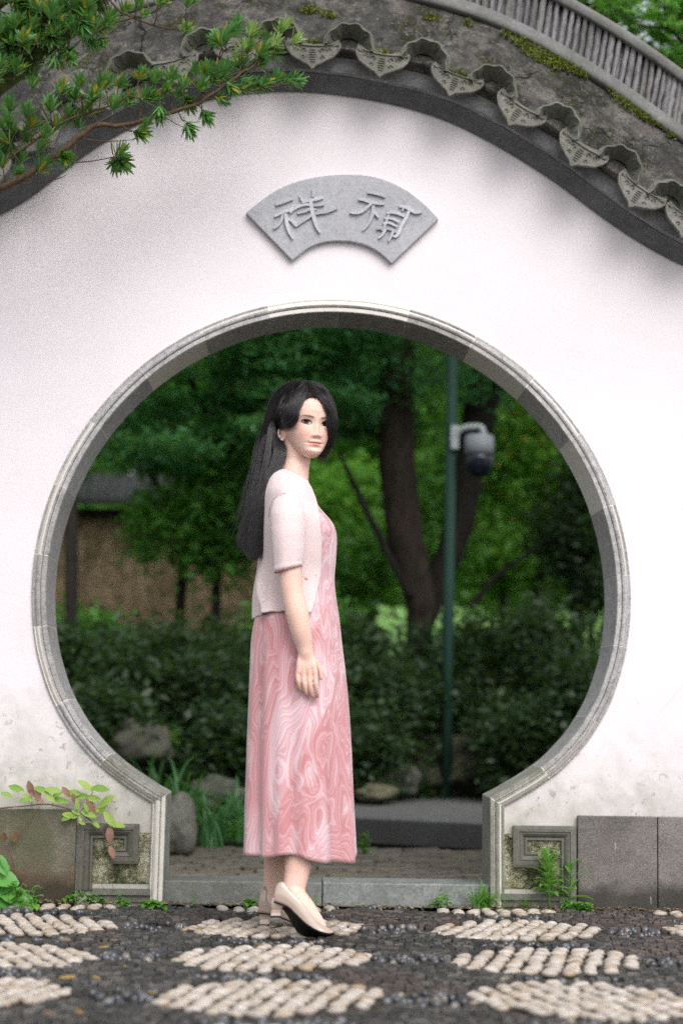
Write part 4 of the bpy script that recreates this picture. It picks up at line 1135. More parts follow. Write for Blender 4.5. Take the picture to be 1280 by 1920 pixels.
# ---- head: cross sections by height, face looking along local +f
zt = np.array([-.1165, -.112, -.105, -.095, -.083, -.068, -.055, -.04, -.02, 0, .02, .04, .06, .078, .092, .102, .108])
_yf = np.array([.056, .074, .084, .0895, .0880, .0885, .0900, .0885, .0865, .0855, .0890, .0895, .0850, .0740, .0570, .036, .010])
_yb = np.array([.050, .036, .024, .008, -.015, -.045, -.062, -.078, -.090, -.096, -.098, -.096, -.088, -.074, -.055, -.036, -.010])
_w = np.array([.010, .020, .0285, .0390, .0485, .0570, .0615, .0655, .0685, .0705, .0730, .0735, .0695, .0605, .0475, .032, .010])
_yc = np.array([.053, .050, .040, .030, .018, .005, 0, 0, 0, 0, 0, 0, 0, 0, 0, 0, 0])
_nn = np.array([2, 2.0, 2.0, 2.05, 2.15, 2.25, 2.3, 2.35, 2.35, 2.3, 2.3, 2.25, 2.2, 2.1, 2.0, 2.0, 2.0])
def g2(a, s): return np.exp(-(a / s) ** 2 / 2)
def feats(s, z):
    f = 0.0
    a = abs(s)
    f = f - .0075 * g2(a - .030, .013) * g2(z - .001, .0095) + .0040 * g2(a - .031, .011) * g2(z + .001, .007)
    f = f + .0018 * g2(a - .028, .016) * g2(z - .020, .006)
    hz = np.interp(z, [-.056, -.050, -.0455, -.040, -.034, -.020, -.005, .008, .022], [0, .0035, .0085, .0134, .0136, .0098, .0058, .0030, 0])
    sg = np.interp(z, [-.05, -.04, -.02, .01], [.0085, .0072, .0058, .0072])
    f = f + hz * g2(s, sg)
    f = f + .0050 * g2(a - .0115, .0050) * g2(z + .0425, .0050)
    f = f - .004 * g2(a - .0065, .0028) * g2(z + .0500, .0022)
    f = f + .0040 * g2(a - .040, .018) * g2(z + .030, .018) - .0016 * g2(a - .026, .006) * g2(z + .052, .012)
    f = f + .0016 * g2(a - .0045, .0028) * g2(z + .056, .006)
    f = f + .0048 * g2(s, .0150) * g2(z + .0640, .0036) + .0056 * g2(s, .0125) * g2(z + .0735, .0042) - .0032 * g2(s, .021) * g2(z + .0685, .0016)
    f = f - .0025 * g2(a - .0235, .004) * g2(z + .0685, .005) - .0025 * g2(s, .016) * g2(z + .0825, .0045)
    f = f + .0040 * g2(s, .014) * g2(z + .0985, .0095)
    return f
def face_f(s, z):
    yf, yc, w, n = (np.interp(z, zt, q) for q in (_yf, _yc, _w, _nn))
    return yc + (yf - yc) * np.maximum(0, 1 - np.abs(s / w) ** n) ** (1 / n) + feats(s, z)
HYAW, HPITCH, HROLL = radians(22), radians(5.5), radians(-1.5)
HO = at(574.5, 796, YB - .01)
Fv = np.array([sin(HYAW), -cos(HYAW), 0]); Sv = np.array([cos(HYAW), sin(HYAW), 0]); Zv = np.array([0, 0, 1.0])
_f2 = Fv * cos(HPITCH) - Zv * sin(HPITCH); _z2 = Zv * cos(HPITCH) + Fv * sin(HPITCH)
_s3 = Sv * cos(HROLL) + _z2 * sin(HROLL); _z3 = _z2 * cos(HROLL) - Sv * sin(HROLL)
HM = np.stack([_s3, _f2, _z3], 1)
def H(P):
    P = np.array(P, float); P[:, 2] = np.where(P[:, 2] < 0, P[:, 2] * .925, P[:, 2]); return P @ HM.T + HO
def Hinv(P):
    L = (np.asarray(P) - HO) @ HM; L[:, 2] = np.where(L[:, 2] < 0, L[:, 2] / .925, L[:, 2]); return L
def head_ring(z, phis, off=0.0):
    yf, yb, yc, w, n = (np.interp(z, zt, q) for q in (_yf, _yb, _yc, _w, _nn))
    e = 2 / n; s = w * np.sign(np.sin(phis)) * np.abs(np.sin(phis)) ** e
    c = np.cos(phis); f = np.where(c > 0, yc + (yf - yc) * np.abs(c) ** e, yc - (yc - yb) * np.abs(c) ** e)
    fr = np.clip((c - .0) / .35, 0, 1)
    f = f + feats(s, z) * fr
    return np.stack([s, f, np.full_like(s, z)], 1)
nzs, nph = 150, 200
phis = np.linspace(-pi, pi, nph, endpoint=False)
zs = np.interp(np.linspace(0, 1, nzs), [0, .06, .94, 1], [-.1165, -.112, .104, .108])
Vh = np.vstack([head_ring(z, phis) for z in zs])
Fh = grid_faces(nzs, nph, True) + [tuple(range(nph - 1, -1, -1)), tuple((nzs - 1) * nph + j for j in range(nph))]
body = MB(); body.add(H(Vh), Fh)
def ell(c, r, M3=None, k=20):
    V = []
    for i in range(k + 1):
        th = pi * i / k
        for j in range(k): V.append((sin(th + 1e-3) * cos(2 * pi * j / k), sin(th + 1e-3) * sin(2 * pi * j / k), cos(th)))
    V = np.array(V) * np.array(r)
    if M3 is not None: V = V @ np.array(M3).T
    return V + np.array(c), grid_faces(k + 1, k, True) + [tuple(range(k - 1, -1, -1)), tuple(k * k + j for j in range(k))]
# ears
for sd in (-1, 1):
    ax = []
    for t in np.linspace(-.25, 1.12, 16):
        a = t * pi
        ax.append((sd * (.0725 + .010 * sin(min(pi, max(0, a))) * .9 + .002), -.008 - .0145 * sin(a) * 1.0 - .002, -.036 + .0235 * cos(a) + (.0 if a < 2.5 else -.002)))
    P = catmull(H(ax), 3); body.add(*tube(P, np.interp(np.linspace(0, 1, len(P)), [0, .15, .6, .85, 1], [.0028, .0036, .0036, .0046, .0055]), 10))
    body.add(*ell(H([(sd * .0705, -.013, -.036)])[0], (.0080, .0160, .0250), HM, 14))
    body.add(*ell(H([(sd * .0755, -.006, -.0585)])[0], (.0042, .0062, .0075), HM, 12))
    body.add(*tube(H([(sd * .073, .001, -.028), (sd * .0765, -.001, -.036), (sd * .0745, -.002, -.046)]), [.003, .0035, .003], 8))
# neck and trunk
def A3(px, py, Y): return at(px, py, Y)
body.add(*tube(catmull([A3(562, 800, YB + .01), A3(557, 835, YB + .01), A3(553, 865, YB + .01), A3(549, 892, YB), A3(545, 925, YB)], 5), np.interp(np.linspace(0, 1, 21), [0, .3, .55, .8, 1], [.052, .050, .0475, .051, .062]), 28))
def rings(rows, k=40, Yc=YB, n=2.2):
    V = []
    for (py, xl, xr, ry) in rows:
        a = A3(xl, py, Yc); b_ = A3(xr, py, Yc); c = (a + b_) / 2; rx = (b_[0] - a[0]) / 2
        for j in range(k):
            t = 2 * pi * j / k; e = 2 / n
            V.append((c[0] + rx * np.sign(cos(t)) * abs(cos(t)) ** e, c[1] + ry * np.sign(sin(t)) * abs(sin(t)) ** e, c[2]))
    m = len(rows); return np.array(V), grid_faces(m, k, True) + [tuple(range(k - 1, -1, -1)), tuple((m - 1) * k + j for j in range(k))]
TR = [(894, 528, 570, .045), (903, 514, 579, .075), (914, 505, 581.5, .105), (928, 500, 586, .135), (945, 499, 591, .150), (970, 498, 606, .150), (1000, 498, 620, .140), (1040, 498, 617, .128), (1085, 495, 616, .118), (1130, 492, 612, .122), (1180, 490, 618, .134), (1230, 492, 616, .134)]
body.add(*rings(TR))
YN, YF = YB - .203, YB + .203
for (Y, sgn) in ((YN, 1), (YF, -1)):
    body.add(*tube(catmull([A3(541, 953, Y + .055 * sgn), A3(539, 972, Y + .022 * sgn), A3(540, 1010, Y), A3(545, 1085, Y - .005 * sgn), A3(549, 1115, Y - .006 * sgn), A3(557, 1150, Y - .010 * sgn), A3(564, 1182, Y - .008 * sgn), A3(570, 1209, Y), A3(573, 1226, Y), A3(575, 1243, Y)], 4),
                    np.interp(np.linspace(0, 1, 37), np.linspace(0, 1, 10), [.036, .040, .038, .0335, .034, .0350, .0315, .0265, .0225, .0125]), 24))
    # hand, fingers hanging with the back outward
    q = sgn
    body.add(*ell((A3(575, 1245, Y)), (.0325, .0145, .037), None, 16)); body.add(*ell((A3(573.5, 1229, Y)), (.0250, .0175, .024), None, 16))
    for (p0, p1, r0, r1) in (((564, 1232), (560, 1262), .012, .0092), ((570, 1230), (569, 1264), .0125, .0096), ((577, 1230), (580, 1265), .0125, .0098), ((583, 1232), (590.5, 1264), .0125, .0096)):
        body.add(*tube([A3(*p0, Y), A3((p0[0] + p1[0]) / 2, (p0[1] + p1[1]) / 2, Y - .003 * q), A3(*p1, Y - .003 * q)], [r0, (r0 + r1) / 2 + .001, r1], 12))
    for pts, rr_ in ((((558.6, 1260, -.003), (558.8, 1276, -.004), (562.5, 1290, .009), (566.5, 1296, .024)), (.0080, .0070, .0062, .0050)),
                     (((569, 1262, -.004), (570, 1282, -.005), (574, 1298, .008), (578, 1304.5, .025)), (.0084, .0074, .0066, .0052)),
                     (((580, 1263, -.004), (581, 1284, -.005), (584.5, 1301, .007), (588.5, 1308.5, .022)), (.0086, .0076, .0068, .0054)),
                     (((590.5, 1262, -.004), (592.2, 1282, -.005), (594.2, 1298, .005), (595, 1306.5, .017)), (.0084, .0075, .0067, .0053))):
        P = catmull([A3(x, y, Y + d * q) for x, y, d in pts], 4); body.add(*tube(P, np.interp(np.linspace(0, 1, len(P)), np.linspace(0, 1, 4), rr_), 12))
        body.add(*ell(P[-1], [rr_[-1]] * 3, None, 8))
    P = catmull([A3(584, 1234, Y + .004 * q), A3(594, 1247, Y + .012 * q), A3(600, 1259, Y + .016 * q), A3(601.5, 1271, Y + .018 * q)], 4)
    body.add(*tube(P, np.interp(np.linspace(0, 1, len(P)), np.linspace(0, 1, 4), [.0125, .0100, .0082, .0064]), 12)); body.add(*ell(P[-1], [.0064] * 3, None, 8))
# legs and feet
YNL, YFL = YB - .125, YB + .095
body.add(*tube(catmull([A3(556, 1200, YB - .08), A3(562, 1400, YB - .09), A3(563, 1520, YNL), A3(562, 1580, YNL), A3(560, 1612, YNL), A3(556, 1640, YNL - .005), A3(552, 1662, YNL - .01), A3(549, 1680, YNL - .015)], 4),
                np.interp(np.linspace(0, 1, 29), np.linspace(0, 1, 8), [.068, .060, .055, .050, .0435, .0375, .0345, .033]), 24))
body.add(*tube(catmull([A3(547, 1664, YNL - .015), A3(556, 1684, YNL - .022), A3(572, 1702, YNL - .028), A3(590, 1724, YNL - .035), A3(606, 1740, YNL - .035)], 4), [.030, .032, .0335, .0335, .033, .0325, .032, .031, .030, .0285, .027, .025, .0235, .0215, .019, .017, .014], 20))
body.add(*tube(catmull([A3(530, 1200, YB + .08), A3(520, 1400, YB + .09), A3(519, 1520, YFL), A3(519, 1580, YFL), A3(517, 1612, YFL), A3(514, 1640, YFL), A3(511, 1665, YFL), A3(509, 1690, YFL)], 4),
                np.interp(np.linspace(0, 1, 29), np.linspace(0, 1, 8), [.068, .060, .052, .044, .0375, .033, .030, .028]), 24))
body.add(*tube(catmull([A3(508, 1680, YFL), A3(520, 1698, YFL + .01), A3(545, 1714, YFL + .05), A3(580, 1726, YFL + .10)], 4), [.028] * 4 + [.026] * 4 + [.022] * 3 + [.018, .014], 16))
V, F = body.get()
tmp = obj('body', V, F, None)
tmp.data.validate()
fix_normals(tmp)
rm = tmp.modifiers.new('r', 'REMESH'); rm.mode = 'VOXEL'; rm.voxel_size = .00165; rm.adaptivity = 0
sm = tmp.modifiers.new('s', 'SMOOTH'); sm.factor = .5; sm.iterations = 3
dg = bpy.context.evaluated_depsgraph_get()
me = bpy.data.meshes.new_from_object(tmp.evaluated_get(dg))
old = tmp.data; tmp.modifiers.clear(); tmp.data = me; bpy.data.meshes.remove(old)
tmp.name = 'body'; me.name = 'body'
# soften the joins at wrists, neck base and ankles
nv = len(me.vertices); co = np.empty(nv * 3, np.float32); me.vertices.foreach_get('co', co); co = co.reshape(-1, 3).astype(float)
ne = len(me.edges); ed = np.empty(ne * 2, np.int32); me.edges.foreach_get('vertices', ed); ed = ed.reshape(-1, 2)
deg = np.bincount(ed.ravel(), minlength=nv).astype(float)
def soften(c, r, it):
    global co
    w_ = np.clip(1.4 * (1 - np.linalg.norm((co - c) / r, axis=1)), 0, 1)
    m_ = w_ > 0; es = ed[m_[ed[:, 0]] | m_[ed[:, 1]]]
    ids, inv = np.unique(es, return_inverse=True); inv = inv.reshape(-1, 2); n_ = len(ids)
    if n_ == 0: return
    c_ = co[ids].copy(); ww = w_[ids][:, None]; dg_ = np.maximum(1, deg[ids])[:, None]
    for _ in range(it):
        acc = np.stack([np.bincount(inv[:, 0], c_[inv[:, 1], k_], n_) + np.bincount(inv[:, 1], c_[inv[:, 0], k_], n_) for k_ in range(3)], 1)
        c_ = c_ + ww * .6 * (acc / dg_ - c_)
    co[ids] = c_
for Y_ in (YN, YF): soften(A3(573, 1226, Y_), np.array([.05, .05, .045]), 70)
soften(A3(549, 1672, YNL - .01), np.array([.06, .06, .04]), 30)
me.vertices.foreach_set('co', co.astype(np.float32).ravel()); me.update()
M['skin'] = m_skin(); me.materials.clear(); me.materials.append(M['skin'])
nv = len(me.vertices); co = np.empty(nv * 3, np.float32); me.vertices.foreach_get('co', co); co = co.reshape(-1, 3)
L = Hinv(co); s_, f_, z_ = L[:, 0], L[:, 1], L[:, 2]
col = np.tile(SKIN, (nv, 1))
def paint(mask, c):
    global col
    m = np.clip(mask, 0, 1)[:, None]; col = col * (1 - m) + np.array(c) * m
front = (f_ > .045) & (np.abs(s_) < .08) & (z_ > -.12) & (z_ < .1)
a_ = np.abs(s_)
paint(front * .35 * g2(a_ - .042, .016) * g2(z_ + .036, .014), (.80, .36, .30))
paint(front * .30 * g2(a_, .012) * g2(z_ + .043, .008), (.74, .38, .31))
paint(front * .22 * g2(a_ - .030, .015) * g2(z_ + .002, .008), (.55, .33, .28))
up = -.0680 + (.0052 * (1 - (a_ / .0225) ** 2) + .0016 * g2(a_ - .005, .0035) - .0012 * g2(a_, .002)) + .0022 * (a_ / .0225) ** 2
lo = -.0680 - .0078 * (1 - (a_ / .0215) ** 2) + .0022 * (a_ / .0225) ** 2
lip = front & (a_ < .0225)
sd = .0006
paint(lip * .85 / (1 + np.exp(-(up - z_) / sd)) / (1 + np.exp(-(z_ - lo) / sd)), (.56, .16, .15))
paint(lip * .75 * g2(z_ + .0683 - .0022 * (a_ / .0225) ** 2, .0008), (.25, .06, .06))  # mouth line: shade of the lip crease put into the colour
# eyebrows
bz = .0165 + .0042 * np.sin(np.clip((a_ - .012) / .036, 0, 1) * pi * .72) - .0012 * np.clip((a_ - .04) / .01, 0, 1)
bt_ = np.interp(a_, [.011, .016, .030, .044, .050], [.0010, .0030, .0030, .0018, .0005])
paint((front & (a_ > .0115) & (a_ < .0505)) * .92 / (1 + np.exp((np.abs(z_ - bz) - bt_) / .0005)), (.15, .105, .09))
paint(front * .7 * g2(a_ - .0068, .0024) * g2(z_ + .0508, .0014), (.28, .12, .09))
# knuckles and fingertips
hp = np.array([A3(x, y, YN - .01) for x, y in ((559, 1262), (569, 1264), (580, 1265), (591, 1264))])
for h_ in hp: paint(.30 * np.exp(-np.sum((co - h_) ** 2, 1) / (2 * .007 ** 2)), (.74, .36, .30))
fz = at(580, 1285, YN)[2]; hand = (np.abs(co[:, 1] - YN) < .06) & (co[:, 2] < at(580, 1280, YN)[2]) & (co[:, 2] > at(580, 1320, YN)[2])
paint(hand * .35 * np.clip((fz - co[:, 2]) / .03, 0, 1), (.68, .33, .27))
at_ = me.color_attributes.new('Col', 'FLOAT_COLOR', 'POINT')
at_.data.foreach_set('color', np.hstack([col, np.ones((nv, 1))]).astype(np.float32).ravel())
me.polygons.foreach_set('use_smooth', [True] * len(me.polygons))
keep(tmp, person)
# ---- eyes
M['iris'] = None
def m_eye():
    t = NT('eye', .3, .25); a = t.n('ShaderNodeAttribute'); a.attribute_name = 'Col'; return t.out(a.outputs['Color'])
M['eye'] = m_eye(); M['lash'] = m_plain('lash', (.012, .009, .009), .6, .2); M['lid'] = m_plain('lid_crease', (.42, .24, .19), .6, .2)
def lidz(u, sd, upper):
    tilt = .0016 * u * (1)
    return (.0080 * (1 - u * u) ** .60 if upper else -.0050 * (1 - u * u) ** .75) + tilt
for sd in (-1, 1):
    cs, cz_, hw = sd * .0305, .0, .0155
    nu, nw = 44, 22; V = []; Cc = []
    for i in range(nu + 1):
        u = -1 + 2 * i / nu
        for j in range(nw + 1):
            w = j / nw; s = cs + sd * u * hw; z = cz_ + lidz(u, sd, False) * (1 - w) + lidz(u, sd, True) * w
            V.append((s, float(face_f(s, z)) + .0011 + .0010 * (1 - u * u), z))
            d = hypot((s - (cs - .0022)), (z - .0012)) / .0074
            g = hypot((s - (cs - .0008)), (z - .0034)) / .0008
            c = (.42, .365, .35) if d > 1.05 else ((.020, .012, .009) if d > .45 else (.003, .003, .003))
            if .92 < d <= 1.05: c = (.06, .05, .045)
            if abs(u) > .80: c = tuple(np.array(c) * .8 + np.array((.5, .2, .18)) * .12)
            if w > .86: c = tuple(np.array(c) * .45)
            Cc.append((*c, 1))
    V = H(V)
    o = part('eye', V, grid_faces(nu + 1, nw + 1), M['eye'], person, True)
    ca_ = o.data.color_attributes.new('Col', 'FLOAT_COLOR', 'POINT'); ca_.data.foreach_set('color', np.array(Cc, np.float32).ravel())
    us = np.linspace(-.96, 1.10, 20)
    P = [(cs + sd * u * hw, float(face_f(cs + sd * u * hw, .0)) * 0 + float(face_f(cs + sd * u * hw, cz_ + lidz(min(1, max(-1, u)), sd, True))) + .0018, cz_ + lidz(min(1, max(-1, u)), sd, True) + max(0, u - .95) * .012) for u in us]
    part('eyelash', *tube(H(P), np.interp(us, [-1, -.4, .5, 1.1], [.0010, .0020, .0025, .0008]), 6), M['lash'], person, True)
    us = np.linspace(-.8, .98, 16)
    P = [(cs + sd * u * hw, float(face_f(cs + sd * u * hw, cz_ + lidz(u, sd, False))) + .0012, cz_ + lidz(u, sd, False)) for u in us]
    part('lower_eyelash', *tube(H(P), np.interp(us, [-1, .2, 1], [.0003, .0007, .0009]), 6), M['lash'], person, True)
    us = np.linspace(-.85, 1.0, 16)
    P = [(cs + sd * u * hw, float(face_f(cs + sd * u * hw, cz_ + lidz(u * .95, sd, True) + .0026)) + .0002, cz_ + lidz(u * .95, sd, True) + .0026) for u in us]
    part('eyelid_crease', *tube(H(P), [.0005] * 16, 5), M['lid'], person, True)
pe = H([(-.0790, -.001, -.0605)])[0]
part('pearl_earring', *ell(pe, (.0034,) * 3, None, 14), m_plain('pearl', (.80, .77, .74), .18, .6, var=.03), person, True)

# ---- dress
def m_dress():
    t = NT('marbled_rose_fabric', .8, .15)
    p = t.pos((1, 1, .42))
    w1 = t.n('ShaderNodeTexNoise'); w1.inputs['Scale'].default_value = 3.4; w1.inputs['Detail'].default_value = 2.6; w1.inputs['Roughness'].default_value = .45; t.l(p, w1.inputs['Vector'])
    v1 = t.n('ShaderNodeVectorMath', operation='MULTIPLY_ADD'); t.l(w1.outputs['Color'], v1.inputs[0]); v1.inputs[1].default_value = (1.15, 1.15, 1.15); t.l(p, v1.inputs[2])
    w2 = t.n('ShaderNodeTexNoise'); w2.inputs['Scale'].default_value = 3.6; w2.inputs['Detail'].default_value = 2.4; w2.inputs['Roughness'].default_value = .4; w2.inputs['Distortion'].default_value = .3; t.l(v1.outputs[0], w2.inputs['Vector'])
    sx_ = t.sep(v1.outputs[0])
    ph = t.math('ADD', t.math('ADD', t.math('MULTIPLY', w2.outputs['Fac'], 12.0), t.math('MULTIPLY', w1.outputs['Fac'], 5.0)), t.math('ADD', t.math('MULTIPLY', sx_[0], 19.0), t.math('MULTIPLY', sx_[2], 8.0)))
    fr = t.math('FRACT', ph)
    bands = t.ramp(fr, [(0, 0), (.22, .05), (.28, .95), (.34, .15), (.42, .05), (.47, .8), (.52, .1), (.60, .15), (.66, .75), (.80, .85), (.84, .1), (.90, .65), (.95, .05), (1, 0)])
    broad_ = t.ramp(t.noise(3.2, 2, .5, 1.0, v1.outputs[0]), [(.40, 0), (.60, 1)])
    fac = t.math('ADD', t.math('MULTIPLY', bands, t.math('ADD', .55, t.math('MULTIPLY', broad_, .2))), t.math('MULTIPLY', broad_, .50), True)
    fine = t.noise(1500, 2, .6)
    col = t.mix((.50, .205, .215), (.70, .54, .58), fac)
    col = t.mix(col, (.86, .66, .70), t.ramp(fine, [(.5, 0), (.8, .35)]))
    t.b.inputs['Sheen Weight'].default_value = .25
    return t.out(col, None, t.bump(fine, .15, .0008))
M['dress'] = m_dress()
DR = [(925, 506, 583, .115), (940, 502, 591.5, .142), (955, 500, 602, .152), (975, 498, 620, .155), (990, 498, 628, .152), (1005, 498, 630.5, .148), (1040, 497, 629, .138), (1080, 493, 627, .126), (1110, 488, 629, .132), (1150, 480, 635, .150), (1165, 476, 636.5, .158), (1200, 470, 640, .165),
      (1260, 467, 646.5, .170), (1320, 464.5, 652, .174), (1400, 461.5, 657, .178), (1500, 459, 661, .182), (1560, 458, 663.5, .184), (1600, 457, 665, .185)]
dr = np.array(DR, float)
ysam = np.r_[np.linspace(925, 1160, 50), np.linspace(1166, 1600, 60)]
def smooth_interp(y, yy, vv):
    P = catmull(np.stack([yy, vv], 1), 8); return np.interp(y, P[:, 0], P[:, 1])
def cloth_rings(ys, tab, k, Yc, disp, cut=None, n=2.15):
    V = []
    for py in ys:
        xl, xr, ry = (float(smooth_interp(py, tab[:, 0], tab[:, q])) for q in (1, 2, 3))
        a = A3(xl, py, Yc); b_ = A3(xr, py, Yc); cx = (a[0] + b_[0]) / 2; rx = (b_[0] - a[0]) / 2
        if cut:
            xe = A3(cut(py), py, Yc - ry * .7)[0]; ce = min(.995, max(-.9, (xe - cx) / rx)); t0 = math.acos(np.sign(ce) * abs(ce) ** (n / 2))
            T = np.linspace(-t0, -(2 * pi - t0), k)      # from the near front edge round the back to the far front edge
        else: T = np.linspace(0, 2 * pi, k, endpoint=False)
        for t in T:
            e = 2 / n; c, s = cos(t), sin(t)
            x = rx * np.sign(c) * abs(c) ** e; y = ry * np.sign(s) * abs(s) ** e
            d, dz = disp(py, t); L_ = hypot(c, s)
            V.append((cx + x + c * d, Yc + y + s * d, a[2] + dz))
    return np.array(V)
def ddisp(py, t):
    h = max(0, (py - 1150) / 450)
    d = (.0020 + .0125 * h) * (sin(9 * t + 1.3 * sin(2 * t) + .3) * .5 + sin(5 * t + 2.1 + .8 * h) * .5 + .35 * sin(17 * t + 2)) * (1 if h > 0 else 0)
    d *= .30 + .70 * abs(sin(t)) ** .5
    d += .002 * nz(t * 3, py * .004, 2) * (1 + h)
    if 985 < py < 1075: d += .0022 * sin(t * 26 + py * .02) * sin((py - 985) / 90 * pi) * max(0, cos(t)) 
    dz = 0
    if py > 1500: dz = ((py - 1500) / 100) ** 2 * (.009 * sin(3 * t + .6) + .005 * sin(7 * t + 1) - .008 * cos(t + .5))
    return d, dz
kd = 180
V = cloth_rings(ysam, dr, kd, YB, ddisp)
o = part('dress', V, grid_faces(len(ysam), kd, True), M['dress'], person, True); so = o.modifiers.new('cloth', 'SOLIDIFY'); so.thickness = .0016; so.offset = 1
# ---- cardigan
def m_knit():
    t = NT('pale_pink_knit', .95, .1); f = t.noise(900, 2, .6); rib = t.n('ShaderNodeTexWave'); rib.inputs['Scale'].default_value = 160; rib.inputs['Distortion'].default_value = 1.5; t.l(t.pos(), rib.inputs['Vector'])
    col = t.mix((.76, .625, .62), (.66, .53, .53), f); t.b.inputs['Sheen Weight'].default_value = .35
    return t.out(col, None, t.bump(t.math('ADD', f, t.math('MULTIPLY', rib.outputs['Fac'], .5)), .35, .0015))
M['knit'] = m_knit()
CR = np.array([(884, 510, 552, .045), (889, 506, 562, .070), (895, 502, 571, .092), (905, 498, 583, .122), (918, 495, 588, .148), (932, 492.5, 593, .166), (950, 490, 602, .170), (975, 487.5, 622, .170), (1000, 486, 632, .166), (1040, 485.5, 632, .156), (1070, 483, 630, .148), (1095, 478.5, 631, .150), (1120, 475.5, 634, .158), (1148, 475.5, 638, .168), (1160, 476, 640, .170)], float)
ce_y = [884, 890, 896, 902, 908, 920, 940, 975, 1030, 1080, 1120, 1160]; ce_x = [532, 545, 556, 566, 575, 583, 591, 598, 601.5, 600, 592, 583]
def cedge(py): return float(np.interp(py, ce_y, ce_x))
def cdisp(py, t):
    d = .0015 * nz(t * 4, py * .01, 7)
    h = max(0, (py - 1030) / 130)
    tt = (-t) % (2 * pi)              # near side about pi/2, back pi
    d += h * .013 * (1 - 2 * abs(sin(tt * 4.2 + (py - 1030) * .021))) * math.exp(-((tt - 2.25) / .6) ** 2)
    d += h * .004 * sin(tt * 13 - (py - 1030) * .02) * math.exp(-((tt - 2.5) / .6) ** 2)
    d += .004 * math.exp(-((tt - 2.25) / .10) ** 2) * max(0, min(1, (py - 950) / 60)) * (1 - h * .5)
    dz = 0
    if py > 1100: dz = (py - 1100) / 60 * (.0012 * sin(tt * 21) + (-.010 * math.exp(-((tt - 3.1) / .6) ** 2) + .010 * math.exp(-((tt - 1.9) / .8) ** 2)))
    return d, dz
ys = np.linspace(884, 1156, 90); kc = 150
Vc = cloth_rings(ys, CR, kc, YB, cdisp, cedge)
cm = MB(); cm.add(Vc, grid_faces(len(ys), kc))
def sleeve(sgn):
    Y = YB - .206 * sgn
    C = [(541, 919, .060, .010), (540, 928, .050, .031), (539, 942, .036, .045), (538.5, 964, .020, .0520), (539.5, 1000, .006, .0505), (540, 1030, 0, .0465), (540, 1055, -.002, .0430), (540.5, 1070, -.003, .0405)]
    C = np.array(C); m = 34; out = []
    for i in range(m + 1):
        q = C[:, 0][0]
        t = i / m * (len(C) - 1); row = [float(np.interp(t, range(len(C)), C[:, c])) for c in range(4)]
        c0 = A3(row[0], row[1], Y + row[2] * sgn)
        k = 60
        for j in range(k):
            a = 2 * pi * j / k; r_ = row[3]
            hem = max(0, (i / m - .75) / .25)
            fold = 1 + .020 * sin(3 * a + i * .12) + .020 * sin(7 * a + 1.3 + i * .05) * (i / m) + .018 * sin(i * .55 + 2 * a) * (1 if i < 14 else .5)
            dz = hem * (.011 * cos(a) * 1 + 0)    # the hem rises to the front
            rr2 = r_ * fold + (.0018 if i > m - 3 else 0)
            dz2 = -.0045 * abs(sin(a * 11)) if i == m else 0
            out.append((c0[0] + rr2 * cos(a) * 1.0, c0[1] + rr2 * sin(a) * 1.0, c0[2] + dz + dz2 + .008 * hem))
    return np.array(out), grid_faces(m + 1, 60, True)
cm.add(*sleeve(1)); cm.add(*sleeve(-1))
o = cm.build('cardigan', M['knit'], person, True)
so = o.modifiers.new('cloth', 'SOLIDIFY'); so.thickness = .0032; so.offset = 1
# scalloped cuff edging, pocket welt and seams
M['edging'] = m_plain('dusty_red_edging', (.50, .26, .27), .9, .1)
for sg_, off in ((1, 0), (-1, 35 * 60)):
    SV, _ = sleeve(sg_); hemr = SV[-60:]
    mbq = MB()
    hp_ = np.vstack([hemr, hemr[:1]]); hp_ = resample(hp_, .0022)[0]
    cc = hp_.mean(0); hp_[:, :2] = cc[:2] + (hp_[:, :2] - cc[:2]) * .985; hp_[:, 2] -= .0012
    mbq.add(*tube(hp_, .0011, 5)); mbq.build('cuff_edging', M['edging'], person, True)
def on_card(px, py, lift=.003):
    xl, xr, ry = (float(smooth_interp(py, CR[:, 0], CR[:, q])) for q in (1, 2, 3)); Yg = YB - ry
    for _ in range(4):
        a = A3(xl, py, YB)[0]; b_ = A3(xr, py, YB)[0]; x = A3(px, py, Yg)[0]; u = abs((x - (a + b_) / 2) / ((b_ - a) / 2)); Yg = YB - ry * max(.02, 1 - min(.98, u) ** 2.15) ** (1 / 2.15) - lift
    return A3(px, py, Yg)
part('pocket_welt', *tube([on_card(x, y) for x, y in ((562, 1081), (572, 1082), (582, 1081), (593, 1079))], .0013, 6), m_plain('pocket_trim', (.62, .43, .42), .9, .1), person, True)
part('pocket_scarf', *ell(on_card(571, 1086, .002), (.011, .002, .0055), None, 12), m_plain('pink_scarf', (.60, .34, .33), .9, .1), person, True)
def on_sleeve(pts, r, name, mat):
    part(name, *tube(catmull(pts, 5), r, 6), mat, person, True)
M['seam'] = m_plain('knit_seam', (.62, .50, .52), .95, .1, var=.05)  # seam line a little darker than the knit
on_sleeve([A3(x, y, yy) for x, y, yy in ((504, 968, YB - .135), (507, 948, YB - .163), (514, 934, YB - .180), (524, 926, YB - .186), (536, 925, YB - .186), (546, 930, YB - .186), (554, 940, YB - .184))], .0011, 'shoulder_seam', M['seam'])

